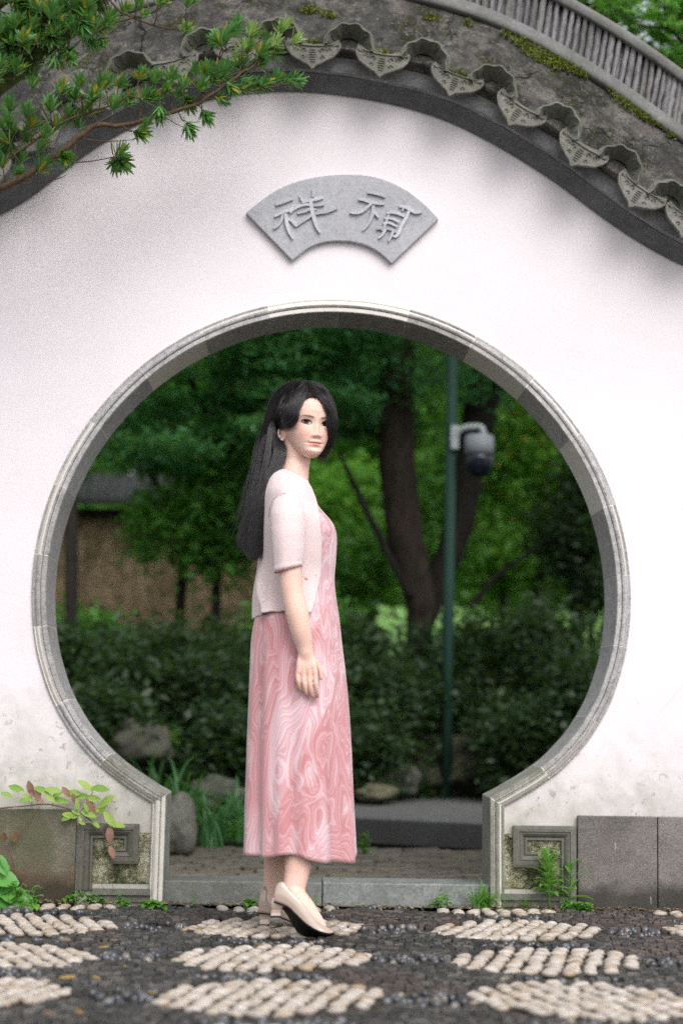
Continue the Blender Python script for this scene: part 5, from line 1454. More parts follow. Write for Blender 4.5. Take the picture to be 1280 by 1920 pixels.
# ---- shoes
def m_patent():
    t = NT('beige_patent_leather', .16, .6); t.b.inputs['Coat Weight'].default_value = .6; t.b.inputs['Coat Roughness'].default_value = .08
    return t.out(t.mix((.47, .37, .31), (.41, .32, .265), t.noise(25, 3)), None, t.bump(t.noise(60, 3), .08, .003))
M['patent'] = m_patent(); M['sole'] = m_plain('black_sole', (.006, .006, .007), .55, .3); M['inner'] = m_plain('heel_leather', (.42, .31, .25), .35, .5)
def shoe(sections, heel, label=None):
    rt_ = link('shoe', None); rt_.parent = person
    if label: rt_['label'] = label
    loops = []; soles = []
    for (N, Fp, T, yn, yf, tw) in sections:
        n3 = A3(*N, yn); f3 = A3(*Fp, yf); t3 = A3(*T, yn + tw); t4 = t3 + np.array([0, max(.004, (yf - yn) - 2 * tw), 0]); t4[2] = t3[2] + (f3[2] - n3[2]) * .4
        mn = (n3 * .5 + t3 * .5) + np.array([0, -.0055, 0]); mf = (f3 * .5 + t4 * .5) + np.array([0, .0055, 0])
        top = (t3 + t4) / 2 + np.array([0, 0, .001 if T is None else -.0005])
        sb = (n3 + f3) / 2 + np.array([0, 0, -.001])
        pts = [n3, mn, t3, top, t4, mf, f3, sb]
        P = np.array(pts + pts[:3]); Q = np.array([P[-4]] + list(P)) if 0 else P
        C = catmull(np.array([pts[-1]] + pts + [pts[0]]), 4)[4:-4 - 0]
        C = catmull(np.array(pts + [pts[0]]), 4)[:-1]
        loops.append(C); soles.append((n3, f3))
    Lp = np.array(loops); k = Lp.shape[1]
    D = np.array([catmull(Lp[:, j], 4) for j in range(k)]).transpose(1, 0, 2); m = D.shape[0]
    V = D.reshape(-1, 3); c0 = len(V); V = np.vstack([V, D[0].mean(0), D[-1].mean(0)])
    Fc = grid_faces(m, k, True) + [((j + 1) % k, j, c0) for j in range(k)] + [((m - 1) * k + j, (m - 1) * k + (j + 1) % k, c0 + 1) for j in range(k)]
    V = V - np.array(person.location); o = obj('upper', V, Fc, M['patent'], rt_, True)
    S = np.array(soles[1:]); Sd = np.array([catmull(S[:, j], 4) for j in range(2)]).transpose(1, 0, 2); rows = []
    for a, b_ in Sd:
        nrm = np.array([0, -(b_ - a)[2], (b_ - a)[1]]); nrm = -nrm / np.linalg.norm(nrm) if (b_ - a)[1] > 0 else nrm
        rows += [a * 1.02 - b_ * .02, a + nrm * .0035, b_ + nrm * .0035, b_ * 1.02 - a * .02]
    rows = np.array(rows) - np.array(person.location); m = len(Sd)
    obj('sole', rows, grid_faces(m, 4, True) + [(3, 2, 1, 0), tuple((m - 1) * 4 + j for j in range(4))], M['sole'], rt_, False)
    hv = []
    for (xl_, xr_, py, y0, y1) in heel:
        hv += [A3(xl_, py, y0), A3(xr_, py, y0), A3(xr_, py, y1), A3(xl_, py, y1)]
    hv = np.array(hv) - np.array(person.location); m = len(heel)
    o = obj('heel', hv, grid_faces(m, 4, True) + [(3, 2, 1, 0), tuple((m - 1) * 4 + j for j in range(4))], M['patent'], rt_, False); fix_normals(o); bevel(o, .003, 3)
    tipb = np.array([hv[-4:], hv[-4:] - np.array([0, 0, .004])]).reshape(-1, 3)
    o = obj('heel_tip', tipb, [(0, 1, 2, 3), (7, 6, 5, 4)] + [(j, (j + 1) % 4, 4 + (j + 1) % 4, 4 + j) for j in range(4)], M['sole'], rt_, False); fix_normals(o)
a0, a1 = YNL - .055, YNL + .012
shoe([((512, 1688), (515, 1690), (516, 1676), a0 + .012, a1 - .012, .006), ((513, 1690), (519, 1697), (518, 1660), a0 + .006, a1 - .010, .006), ((524, 1693), (529, 1703), (530, 1654), a0, a1 - .008, .008), ((540, 1700), (538, 1713), (545, 1668), a0 - .002, a1 - .006, .008),
      ((556, 1715), (549, 1733), (564, 1686), a0 - .006, a1 - .003, .010), ((573, 1731), (561, 1749), (586, 1710), a0 - .010, a1, .014), ((590, 1742), (580, 1756), (603, 1730), a0 - .012, a1, .020), ((606, 1748), (600, 1757), (613, 1737), a0 - .010, a1 - .004, .024), ((618, 1750), (614, 1754.5), (621, 1742), a0 - .002, a1 - .014, .018), ((625, 1748.5), (624, 1750.5), (625.5, 1745), a0 + .010, a1 - .026, .010)],
     [(510, 541, 1684, a0 + .006, a1 - .012), (508, 538, 1694, a0 + .006, a1 - .012), (508, 531, 1701, a0 + .009, a1 - .014), (509, 527, 1706, a0 + .012, a1 - .016), (508, 526, 1712, a0 + .012, a1 - .016), (507, 527, 1718, a0 + .010, a1 - .014)])
b0 = YFL - .030
shoe([((485, 1704), (488, 1704), (489, 1682), b0 + .012, b0 + .045, .006), ((484, 1711), (491, 1711), (489, 1667), b0 + .004, b0 + .055, .006), ((496, 1712), (503, 1712), (500, 1664), b0, b0 + .06, .008), ((512, 1715), (520, 1714), (514, 1680), b0 + .006, b0 + .07, .010),
      ((532, 1722), (542, 1720), (535, 1693), b0 + .022, b0 + .09, .012), ((553, 1730), (563, 1727), (557, 1710), b0 + .042, b0 + .115, .018), ((576, 1734), (584, 1731), (580, 1721), b0 + .070, b0 + .14, .024), ((594, 1734), (598, 1732), (596, 1727), b0 + .105, b0 + .15, .016), ((602, 1732), (603, 1731), (602, 1729), b0 + .13, b0 + .145, .004)],
     [(486, 508, 1702, b0 + .008, b0 + .05), (484, 510, 1710, b0 + .006, b0 + .052), (486, 506, 1716, b0 + .010, b0 + .046), (487, 505, 1724, b0 + .012, b0 + .044), (486.5, 505, 1734, b0 + .010, b0 + .046)])

# ---- hair
def m_hair():
    t = NT('black_hair', .36, .5)
    hi = t.n('ShaderNodeHairInfo')
    ta = t.n('ShaderNodeAttribute'); ta.attribute_name = 'tone'; col = t.ramp(ta.outputs['Fac'], [(0, (.003, .0025, .004)), (.5, (.009, .007, .008)), (.85, (.030, .025, .026)), (1, (.075, .066, .068))])
    t.b.inputs['Coat Weight'].default_value = .15
    return t.out(col)
M['hair'] = m_hair()
M['hairmass'] = m_plain('hair_underlayer', (.010, .008, .009), .6, .3)
hl_phi = np.radians([-180, -120, -113, -98, -82, -72, -62, -54, -46, -36, -18, 0, 20, 42, 60, 72, 80, 88, 180])
hl_z = np.array([-.12, -.12, -.016, -.006, -.003, .006, .018, .036, .050, .060, .067, .069, .066, .058, .044, .020, -.02, -.12, -.12])
V = []; nz2, np2 = 90, 140
ph2 = np.linspace(-pi, pi, np2, endpoint=False)
for z in np.interp(np.linspace(0, 1, nz2), [0, 1], [-.112, .108]):
    R_ = head_ring(z, ph2)
    for p, ph in zip(R_, ph2):
        d = z - np.interp(ph, hl_phi, hl_z)
        back = np.clip((abs(ph) - 1.2) / 1.0, 0, 1)
        t_ = .0045 + .011 * back + .004 * g2(z - .085, .03) * (1 - back)
        if ph > .9 and z < .07: t_ += .004 * np.clip((ph - .9) / .3, 0, 1)
        k_ = np.clip(d / (.026 if abs(ph) < 1.2 else .012), 0, 1); off = -.006 + (t_ + .006) * (k_ * k_ * (3 - 2 * k_))
        n_ = np.array([p[0] / .0745 ** 2, p[1] / .098 ** 2, max(0, z - .0) / .108 ** 2]); n_ /= np.linalg.norm(n_) + 1e-9
        V.append(p + n_ * off)
topc = len(V); V.append((0, 0, .108 + .006))
hid = np.array([np.clip(v_[2] - np.interp(atan2(v_[0], v_[1]), hl_phi, hl_z), -1, 1) < -.004 for v_ in V[:nz2 * np2]])
F_ = [f_q for f_q in grid_faces(nz2, np2, True) if not all(hid[list(f_q)])] + [((nz2 - 1) * np2 + j, (nz2 - 1) * np2 + (j + 1) % np2, topc) for j in range(np2)]
part('hair_cap', H(np.array(V)), F_, M['hairmass'], person, True)
FALL = [(846, 500, 508, .02), (860, 494, 510, .050), (880, 487, 512, .080), (900, 483, 503, .082), (930, 477, 493, .085), (950, 476, 488, .06), (975, 474, 482, .03)]
part('hair_fall', *rings(FALL, 40, YB, 2.0), M['hairmass'], person, True)
# strands
Hc = H([(0, -.004, .004)])[0]; Hr = np.array([.088, .112, .1125])
def ysurf(px, py):
    best = None
    for Y in np.linspace(YB - .16, YB + .05, 106):
        q = (at(px, py, Y) - Hc) @ HM; v = np.sum((q / Hr) ** 2)
        if v <= 1: return Y
        if best is None or v < best[0]: best = (v, Y)
    return best[1]
def guide(pts, head_n, ylow):
    out = []
    ylast = None
    for i, (x, y) in enumerate(pts):
        if i < head_n: Y = ysurf(x, y); ylast = Y
        else:
            t = (i - head_n + 1) / max(1, (len(pts) - head_n)); Y = ylast + (ylow - ylast) * min(1, t * 1.6)
        out.append(at(x, y, Y))
    return resample(catmull(out, 8), .01)[0]
near = [guide([(575, 727), (577, 737), (570, 748), (562, 762), (559.5, 778), (555, 788), (545, 796), (531, 797), (517, 803), (511, 830), (511, 855), (504.8, 890), (496.8, 940), (492, 990), (487, 1062)], 9, YB - .085),
        guide([(571, 723), (568, 735), (558, 750), (554, 768), (549, 783), (536, 793), (517, 801), (509, 822), (507, 850), (501.8, 890), (492.8, 940), (487, 990), (480, 1062)], 8, YB - .09),
        guide([(566, 721), (556, 732), (548, 750), (543, 770), (533, 788), (517, 800), (508, 822), (504, 850), (496.8, 890), (488.5, 935), (479, 985), (471, 1060)], 7, YB - .085),
        guide([(559, 720), (545, 730), (536, 748), (530, 770), (520, 790), (507, 808), (501, 832), (496, 860), (490.4, 900), (482.1, 945), (471, 990), (462, 1050)], 7, YB - .075),
        guide([(552, 721), (535, 732), (525, 750), (518, 772), (508, 795), (500, 815), (495, 840), (490, 868), (484.7, 905), (475.4, 950), (463, 1000), (455, 1040)], 6, YB - .06),
        guide([(546, 723), (528, 735), (516, 755), (509, 777), (502, 800), (496, 822), (491, 848), (485, 878), (479.3, 915), (470, 960), (458, 1000), (450, 1030)], 6, YB - .04),
        guide([(542, 724), (522, 740), (511, 758), (504, 782), (498, 806), (493, 830), (487, 858), (482.68, 888), (474.9, 925), (465.6, 970), (456, 1000), (448, 1024)], 6, YB - .01)]
far = [guide([(572, 727), (583, 733), (594, 742), (604, 752), (611.5, 764), (619, 778), (621, 792), (620, 808), (614, 826), (604, 848), (592, 866)], 8, YB + .02),
       guide([(570, 723), (585, 726), (600, 734), (612, 748), (620, 764), (624, 782), (625, 800), (619, 822), (608, 848), (596, 868)], 7, YB + .03),
       guide([(566, 720), (584, 720), (602, 727), (615, 740), (624, 756), (629.5, 774), (628, 796), (622, 820), (610, 846), (600, 866)], 7, YB + .06)]
top = [guide([(576, 727), (580, 733), (586, 742), (591, 749)], 4, YB), guide([(574, 724), (583, 728), (594, 736), (604, 748)], 4, YB), guide([(575, 727), (575, 735), (574, 744), (571, 753)], 4, YB)]
def guideY(pts):
    return resample(catmull([at(x, y, YB + d) for x, y, d in pts], 8), .01)[0]
ear = [guideY([(513, 796, .0), (519, 815, -.004), (533, 836, -.033), (537, 850, -.047), (527, 872, -.058), (510, 898, -.072), (496, 935, -.088), (487, 985, -.092), (480, 1058, -.092)]),
       guideY([(509, 796, -.01), (514, 815, -.014), (523, 842, -.042), (524, 862, -.056), (512, 885, -.068), (498, 915, -.084), (488, 955, -.09), (480, 1000, -.092), (474, 1062, -.092)]),
       guideY([(505, 800, -.02), (509, 822, -.028), (514, 848, -.05), (508, 872, -.062), (498, 900, -.076), (486, 940, -.088), (478, 985, -.09), (468, 1055, -.088)])]
curves = []; tones = []
def strands(guides, n, jit, outw, M_=26, wild=1.0, cutv=.19):
    Gs = []
    for g in guides:
        d = np.linspace(0, len(g) - 1, M_); Gs.append(np.stack([np.interp(d, range(len(g)), g[:, c]) for c in range(3)], 1))
    Gs = np.array(Gs); K = len(Gs)
    for _ in range(n):
        lk = rng.integers(0, 70 * (K - 1)); lr = np.random.default_rng(int(lk) + int(outw * 1e5)); u = min(K - 1 - 1e-6, max(0, (lk + .5 + rng.normal() * .42) / 70)); i = int(u); lo_ = lr.uniform(0, 1); lx = lr.normal() * .0022; lw = lr.uniform(0, 6.28); lt = lr.uniform(0, 1); t = u - i; P = Gs[i] * (1 - t) + Gs[i + 1] * t
        s = np.linspace(0, 1, M_)
        r0, r1, r2 = rng.normal(size=(3, 3)) * jit
        ph = rng.uniform(0, 6.28, 2); wv = (rng.normal() * .0016 * np.sin(s * 9 + ph[0]) + rng.normal() * .0009 * np.sin(s * 23 + ph[1])) * s * wild
        lockp = lx * s + .0034 * np.sin(s * 8 + lw) * s
        P = P + np.outer(1 - s, r0) * .35 + np.outer(s, r1) + np.outer(s * s, r2) * 1.2
        P[:, 0] += wv + lockp; P[:, 1] += (-outw * (.75 * lo_ + .4 * rng.uniform(0, 1)) + wv)
        P[:, 2] += rng.normal() * .004
        cut_ = 1 - abs(rng.normal()) * cutv
        m = max(6, int(M_ * min(1, cut_))); curves.append(P[:m]); tones.append(.7 * lt + .3 * rng.uniform())
strands(near, 7200, .0032, .006)
strands(near[3:], 1200, .0075, .010, wild=2.2)
strands(far, 1500, .0034, .004, cutv=.24)
strands(far[:2], 260, .010, .004, wild=2)
strands(top, 700, .0020, .004, M_=12)
strands(ear, 1700, .0026, .003)
fill = [guideY([(509, 808, -.038), (508, 832, -.052), (504, 862, -.066), (495, 900, -.080), (485, 950, -.088), (478, 1000, -.09), (472, 1058, -.09)]),
        guideY([(503, 806, -.042), (500, 832, -.056), (495, 865, -.070), (487, 905, -.080), (478, 950, -.088), (471, 1000, -.088), (466, 1052, -.088)])]
strands(fill, 1300, .0030, .004)
strands([near[0], near[0] + 0], 260, .0022, .004)
strands([near[6], near[6] + np.array([-.006, 0, 0])], 160, .012, .01, wild=4)
hc = bpy.data.hair_curves.new('hair_strands')
hc.add_curves([len(c) for c in curves])
P = np.vstack(curves) - np.array(person.location)
hc.position_data.foreach_set('vector', P.astype(np.float32).ravel()) if hasattr(hc, 'position_data') else hc.attributes['position'].data.foreach_set('vector', P.astype(np.float32).ravel())
ra = hc.attributes.new('radius', 'FLOAT', 'POINT') if 'radius' not in hc.attributes else hc.attributes['radius']
rad = np.concatenate([np.linspace(.00050, .00022, len(c)) for c in curves]); ra.data.foreach_set('value', rad.astype(np.float32))
tn = hc.attributes.new('tone', 'FLOAT', 'CURVE'); tn.data.foreach_set('value', np.array(tones, np.float32))
hc.materials.append(M['hair'])
link('hair_strands', hc, person)
# ================================================================== foreground greenery
PD = dict(g=m_leaf('pine_leaves', (.040, .15, .045), (.10, .28, .07), .3, .35, yellow=(.42, .30, .02), yfac=.10, spec=.5),
          p=m_leaf('pale_new_leaves', (.22, .38, .10), (.45, .55, .25), .4, .45),
          twig=m_bark('twig_bark', (.16, .10, .06), (.07, .05, .035)),
          moss=m_bark('mossy_bark', (.05, .045, .03), (.02, .02, .014), 1.0))
def cluster_mesh(seed, mat, n=24, cone=1.15, L=.052, W=.0051, droop=0.0):
    rr = random.Random(seed); mb = MB()
    for k in range(n):
        a = k * 2.399 + rr.uniform(-.3, .3); th = cone * sqrt((k + .5) / n) * rr.uniform(.8, 1.1)
        d = np.array([sin(th) * cos(a), sin(th) * sin(a), cos(th)]); s = np.cross(d, [0.1, .2, 1]); s /= np.linalg.norm(s); nn = np.cross(s, d)
        l = L * rr.uniform(.65, 1.15); b0 = np.array([0, 0, -(k / n) * .018 * 1.2 + .006]); V = []
        bend = rr.uniform(-.12, .25)
        for t, w in ((0, .35), (.25, .9), (.6, 1.0), (.85, .6), (1, .05)):
            q = b0 + d * l * t + nn * l * bend * t * t * (-1); V += [q - s * W * w, q - nn * W * w * .4, q + s * W * w]
        mb.add(np.array(V), grid_faces(5, 3))
    mb.add(*tube([(0, 0, -.03), (0, 0, .008)], [.0016, .0012], 5))
    return mesh('leaf_cluster', *mb.get(), mat, False)
cm_g = [cluster_mesh(s, PD['g'], 26 + s * 3, .8 + .10 * s) for s in range(5)]
cm_p = [cluster_mesh(20 + s, PD['p'], 20, .9) for s in range(2)]
def branch_thing(label, base, stems, Y, clusters, Yjit=.05, scale=1.0, moss=False):
    root = thing('pine_branch', label, 'tree branch', tuple(base))
    SP = []
    for pts, r0, r1 in stems:
        P = catmull([at(x, y, Y + (q[0] if q else 0)) for x, y, *q in pts], 6); P = P + np.array([[nz(i * .4, 2, 0), nz(i * .4, 7, 0), nz(i * .4, 11, 3)] for i in range(len(P))]) * r0 * .5
        V, F = tube(P, np.linspace(r0, r1, len(P)), 8 if r0 < .02 else 14)
        part('branch', V, F, PD['moss'] if (moss and r0 > .012) else PD['twig'], root, True); SP.append(P)
    SP = np.vstack(SP)
    tw = MB()
    for (x, y, dx, dy, kind, sc) in clusters:
        c = at(x, y, Y + random.uniform(-Yjit, Yjit)); d = np.array([dx, random.uniform(-.5, .3), -dy], float); d /= np.linalg.norm(d)
        j = int(np.argmin(np.linalg.norm(SP - (c - d * .05), axis=1))); q = SP[j]
        tw.add(*tube(catmull([q, (q + c) / 2 + np.array([0, 0, -.008]), c - d * .02, c], 3), [.0022] * 4 + [.0018] * 3 + [.0014] * 3, 5))
        o = link('leaf_cluster', random.choice(cm_p if kind == 'p' else cm_g), root)
        rq = Vector(d).to_track_quat('Z', 'Y') @ Matrix.Rotation(random.uniform(0, 6.28), 4, 'Z').to_quaternion()
        o.rotation_mode = 'QUATERNION'; o.rotation_quaternion = rq; o.location = c - np.array(base); s_ = sc * scale * random.uniform(.85, 1.15); o.scale = (s_, s_, s_)
    tw.build('twigs', PD['twig'], root, True, kind='stuff')
    return root
low = [(62, 160, .1, -1), (17, 205, -.1, -1), (50, 213, .2, -1), (150, 158, .1, -1), (200, 156, .1, -1), (225, 160, .4, -1), (262, 145, .2, -1), (290, 150, .3, -1), (319, 146, .3, -1), (270, 182, .6, -.7), (282, 185, .8, -.3), (333, 182, .5, -.8), (367, 137, 0, -1), (385, 135, .2, -1), (405, 140, .1, -1), (422, 138, .3, -1),
       (375, 165, .4, -.9), (409, 182, .7, .2), (400, 150, .5, -.8), (430, 62, .6, -.8), (440, 48, .5, -.9), (418, 75, .0, -1), (412, 80, -.4, -.6), (473, 68, .2, -1), (465, 95, .3, -.9), (490, 100, .6, -.7), (510, 98, .8, -.5), (500, 80, .5, -.6), (480, 120, .8, -.2), (450, 128, .2, -1), (455, 150, .7, .2), (430, 160, .5, .5), (350, 190, .3, .8), (300, 205, .0, .9),
       (455, 165, .9, -.3), (475, 166, .8, -.5), (493, 160, .7, -.7), (515, 150, .6, -.8), (535, 152, .9, -.3), (550, 150, 1, -.1), (383, 212, .5, .8), (352, 236, .5, .9), (257, 248, .7, .3), (268, 240, .6, -.6), (222, 290, .5, -.6), (226, 300, .6, .6), (216, 305, .1, 1), (78, 314, .4, -.7), (148, 235, -.3, -.8), (140, 185, -.1, -1), (25, 245, -.3, -.9), (15, 265, -.4, -.5), (85, 256, .2, -.9), (10, 290, .3, -.9), (40, 300, .1, -1), (30, 325, .4, -.5), (5, 310, -.2, -1), (120, 290, .3, .6), (60, 235, .4, -1), (95, 205, 0, -1), (115, 175, .3, -1), (175, 185, .3, -1), (240, 190, .4, -.8), (215, 200, .2, -.9), (165, 210, .1, -1), (310, 170, .5, -.6), (345, 160, .2, -1), (75, 280, .3, -.8), (52, 262, -.2, -1), (190, 165, .2, -1), (8, 235, .2, -1), (-15, 280, .1, -1), (-20, 330, .2, -.9), (105, 240, .3, -1), (130, 215, .1, -1)]
low = [(x, y, dx, dy, 'g', 1.0) for x, y, dx, dy in low] + [(532, 52, .5, -.9, 'p', .95), (524, 60, .2, -1, 'p', .9), (549, 78, .8, -.5, 'p', .9), (442, 106, .1, -1, 'p', .8), (470, 62, .3, -1, 'p', .75), (512, 84, .7, -.6, 'p', .8), (455, 90, .2, -1, 'p', .7)]
stems_low = [([(-60, 385), (-20, 362), (50, 330), (110, 288), (150, 256), (180, 236), (240, 234), (300, 216), (364, 197), (409, 169), (448, 141), (480, 120), (510, 92), (535, 55)], .0135, .0022),
             ([(430, 158), (460, 168), (493, 166), (535, 158), (556, 153)], .004, .0015), ([(-40, 330), (10, 300), (50, 275), (125, 226), (187, 205), (230, 187), (262, 160)], .006, .0018),
             ([(100, 298), (130, 303), (165, 303), (205, 296), (222, 292)], .003, .0014), ([(310, 219), (330, 232), (348, 240)], .002, .0012), ([(150, 260), (200, 265), (250, 262)], .0025, .0012), ([(20, 345), (70, 342), (110, 335), (125, 328)], .0025, .001),
             ([(448, 141), (455, 110), (470, 75)], .003, .0015), ([(370, 190), (400, 140), (425, 80)], .003, .0016), ([(140, 300), (141, 282), (143, 265)], .002, .0012)]
Y1 = -.42
branch_thing('lower podocarpus branch reaching far right over the coping, with pale new tips', at(-60, 385, Y1), stems_low, Y1, low, .05)
up = []
for _ in range(170):
    x = random.uniform(-40, 205); y = random.uniform(-60, 150)
    if y > 165 - x * .62 + 10 or (x > 120 and y > 60): continue
    up.append((x, y, random.uniform(-.5, .6), random.choice([-1, -1, -.7, .5]), 'g', random.uniform(.9, 1.15)))
up += [(127, 96, .5, .6, 'g', .9), (130, 105, .4, .9, 'g', .8), (160, 72, .7, .4, 'g', 1), (178, 50, .8, .3, 'g', 1), (205, 30, .7, -.5, 'g', .9), (232, 22, .5, -.8, 'g', .9), (258, 14, .3, -.9, 'g', .8), (268, 30, .6, -.5, 'g', .7), (300, 6, .5, -.9, 'g', .8), (347, 58, .4, -.9, 'g', .75), (352, 8, .2, -.9, 'g', .9), (360, 2, .6, -.8, 'g', .8), (280, -8, .2, -1, 'g', .9), (190, 75, .5, .9, 'g', .7), (60, 60, .3, -1, 'g', 1.1), (30, 90, -.2, -1, 'g', 1.1), (95, 40, .1, -1, 'g', 1.1)]
stems_up = [([(-60, 205), (0, 160), (50, 118), (100, 75), (150, 32), (185, -5), (230, -60)], .030, .022), ([(110, 70), (150, 62), (200, 45), (250, 34), (290, 22), (330, -15)], .005, .002),
            ([(200, -10), (225, 20), (280, 45), (330, 56), (347, 60)], .004, .0016), ([(-40, 90), (20, 60), (70, 20), (100, -40)], .012, .006), ([(128, 60), (128, 80), (127, 98)], .002, .0012), ([(-40, 20), (20, 0), (60, -40)], .01, .006)]
Y2 = -1.05
branch_thing('thick mossy podocarpus limb crossing the top left corner with dense dark leaves', at(-60, 205, Y2), stems_up, Y2, up, .16, .92, True)

# ------------------------------------------------------------------ creeper on the left plinth
GR = m_leaf('creeper_leaf', (.20, .38, .06), (.38, .52, .12), .35, .5, yellow=(.55, .50, .15), yfac=.2)
RD = m_leaf('red_creeper_leaf', (.22, .09, .08), (.36, .18, .15), .3, .5)
BR = m_leaf('withered_leaf', (.10, .035, .02), (.16, .06, .03), .1, .7)
def oval_leaf(root, px, py, Y, Lpx, ang, mat, tilt=.5, asp=.42, name='leaf'):
    c = at(px, py, Y); L_ = Lpx * 1.2 / 528.0; d = np.array([cos(ang), random.uniform(-.3, .1), -sin(ang)]); d /= np.linalg.norm(d)
    nrm = np.array([random.uniform(-.4, .4), -1, random.uniform(.1, .9) * tilt * 2]); s = np.cross(nrm, d); s /= np.linalg.norm(s); nn = np.cross(d, s); V = []
    for t in np.linspace(0, 1, 7):
        w = L_ * asp * .5 * sin(pi * (t * .93 + .035)) ** .75; q = c + d * L_ * (t - .5) + nn * L_ * (-.18 * (t - .5) ** 2)
        V += [q - s * w + nn * w * .3, q, q + s * w + nn * w * .3]
    part(name, np.array(V), grid_faces(7, 3), mat, root, True)
cr = thing('creeper', 'creeper with yellow-green and reddish leaves trailing along the left plinth', 'creeper', tuple(at(100, 1519, -.04)))
for px, py, l, a in ((160, 1473, 28, .6), (187, 1479, 30, .1), (78, 1481, 24, .3), (100, 1482, 26, .1), (94, 1495, 22, .7), (114, 1501, 24, .2), (108, 1490, 20, -.6), (129, 1489, 26, .6), (139, 1487, 24, .1), (154, 1493, 24, .0), (174, 1497, 26, .1), (146, 1508, 18, 1.4), (200, 1503, 32, -.7), (192, 1515, 16, -1.2), (166, 1527, 26, .3), (131, 1529, 24, .2), (127, 1533, 22, -.4), (144, 1523, 16, .4), (205, 1536, 30, .95), (219, 1547, 26, .15), (186, 1520, 16, .3), (180, 1545, 18, .7), (53, 1496, 20, .5), (47, 1500, 18, -.2), (12, 1490, 20, .3), (30, 1478, 26, .25), (162, 1515, 16, 1.2), (155, 1543, 12, .3), (150, 1536, 12, 1.2)):
    oval_leaf(cr, px + random.uniform(-1, 1), py, -.045 - random.uniform(0, .03), l, a, GR)
for px, py, l, a in ((58, 1478, 24, 1.2), (71, 1490, 22, 1.5), (124, 1485, 20, .9), (139, 1497, 16, 1.3), (170, 1512, 26, 1.1), (76, 1500, 14, .8), (206, 1565, 26, 1.5), (210, 1598, 20, 1.2), (62, 1488, 18, .5)):
    oval_leaf(cr, px, py, -.06, l, a, RD, asp=.5)
for px, py, l, a in ((8, 1569, 14, 1.4), (28, 1570, 16, 1.2)): oval_leaf(cr, px, py, -.06, l, a, BR, asp=.8)
for pts, r_ in (([(-10, 1516), (40, 1512), (90, 1508), (140, 1520), (165, 1534), (185, 1552), (204, 1575)], .0022), ([(75, 1512), (55, 1540), (30, 1572), (-5, 1600)], .0013), ([(150, 1524), (168, 1500), (176, 1478)], .0013), ([(204, 1560), (209, 1600), (211, 1650), (213, 1672)], .0008), ([(165, 1534), (190, 1520), (204, 1505)], .001),
                ([(15, 1586), (26, 1620), (32, 1660), (38, 1690)], .0018), ([(0, 1597), (25, 1625), (50, 1665), (62, 1690)], .0014), ([(150, 1680), (160, 1630), (150, 1560)], .0007), ([(148, 1672), (180, 1650), (205, 1680)], .0008), ([(100, 1512), (100, 1495), (104, 1484)], .001), ([(60, 1514), (60, 1496), (56, 1480)], .001)):
    V, F = tube(catmull([at(x, y, -.05) for x, y in pts], 5), r_, 5); part('stem', V, F, m_plain('creeper_stem', (.16, .07, .05), .8) if 'cstem' not in M else M['cstem'], cr, True)

# ------------------------------------------------------------------ weeds at the foot of the wall
def gp(px, py):
    w = onz(px, py, 0); w[1] = min(w[1], -.045); return w
DK = m_leaf('broad_weed_leaf', (.07, .28, .05), (.14, .40, .09), .35, .45)
dk = thing('dock_plant', 'broad-leaved bright green weed at the far left foot of the wall', 'plant', tuple(gp(10, 1700)))
for px, py, l, a, asp in ((8, 1650, 46, -2.9, .7), (30, 1682, 62, .35, .5), (12, 1668, 44, 2.6, .5), (0, 1625, 34, .8, .35), (8, 1618, 28, 1.1, .35), (-6, 1690, 60, .2, .6), (12, 1700, 40, .9, .5), (-10, 1640, 50, -.5, .7)):
    oval_leaf(dk, px, py, -.16 - random.uniform(0, .05), l, a, DK, 1.0, asp)
for px, py in ((5, 1660), (14, 1680), (-4, 1650)): V, F = tube([at(8, 1702, -.16), at((8 + px) / 2, (1702 + py) / 2, -.17), at(px, py, -.18)], .0025, 6); part('stem', V, F, DK, dk, True)
wd = [(30, 1700, .07, .03, .010, 4, 4, 'sprawling weed with small heart leaves right of the broad-leaved weed'), (53, 1698, .06, .032, .010, 4, 2, 'upright seedling with paired leaves before the left plinth'), (64, 1702, .04, .035, .009, 4, 3, 'low bright weed before the left plinth'),
      (120, 1690, .022, .022, .006, 4, 2, 'tiny weed at the right end of the left plinth slab'), (146, 1690, .028, .026, .008, 4, 2, 'small weed in front of the left key-fret post'), (170, 1692, .030, .028, .008, 4, 3, 'small drooping weed under the left key-fret moulding'), (196, 1690, .024, .020, .008, 3, 2, 'bluish-green seedling under the left key-fret sill'),
      (226, 1694, .034, .018, .007, 3, 2, 'tiny clover-like weed below the left key-fret sill'), (238, 1700, .018, .022, .008, 4, 3, 'flat little weed left of the left jamb'), (284, 1701, .022, .032, .011, 5, 4, 'round clump of bright weed at the foot of the left jamb'), (300, 1702, .014, .024, .010, 3, 2, 'flat yellow-green leaf pair beside the left jamb'),
      (366, 1688, .050, .014, .005, 5, 1, 'thin upright sprig against the threshold stone'), (470, 1699, .020, .030, .010, 5, 4, 'low green weed by the threshold left of the shoes'), (593, 1697, .030, .022, .004, 3, 1, 'single thin seedling against the threshold right of the shoes'),
      (818, 1697, .028, .026, .007, 5, 3, 'small weed against the threshold on the right'), (835, 1694, .050, .026, .007, 6, 2, 'taller seedling against the threshold on the right'), (985, 1702, .030, .016, .006, 4, 3, 'tiny weed between the grass tuft and the tall weed'), (1075, 1706, .026, .030, .006, 6, 4, 'feathery low weed at the foot of the right plinth slab'),
      (1100, 1708, .024, .026, .008, 5, 4, 'broad low weed at the corner of the right plinth slab'), (1060, 1704, .034, .022, .005, 6, 4, 'feathery weed right of the tall weed')]
for (px, py, h, L_, W_, n, st, lab) in wd:
    small_plant('weed', lab, gp(px, py), n, h * 1.25, L_ * 1.4, W_ * 1.4, 'weed', 'small weeds along the wall', st, .03)
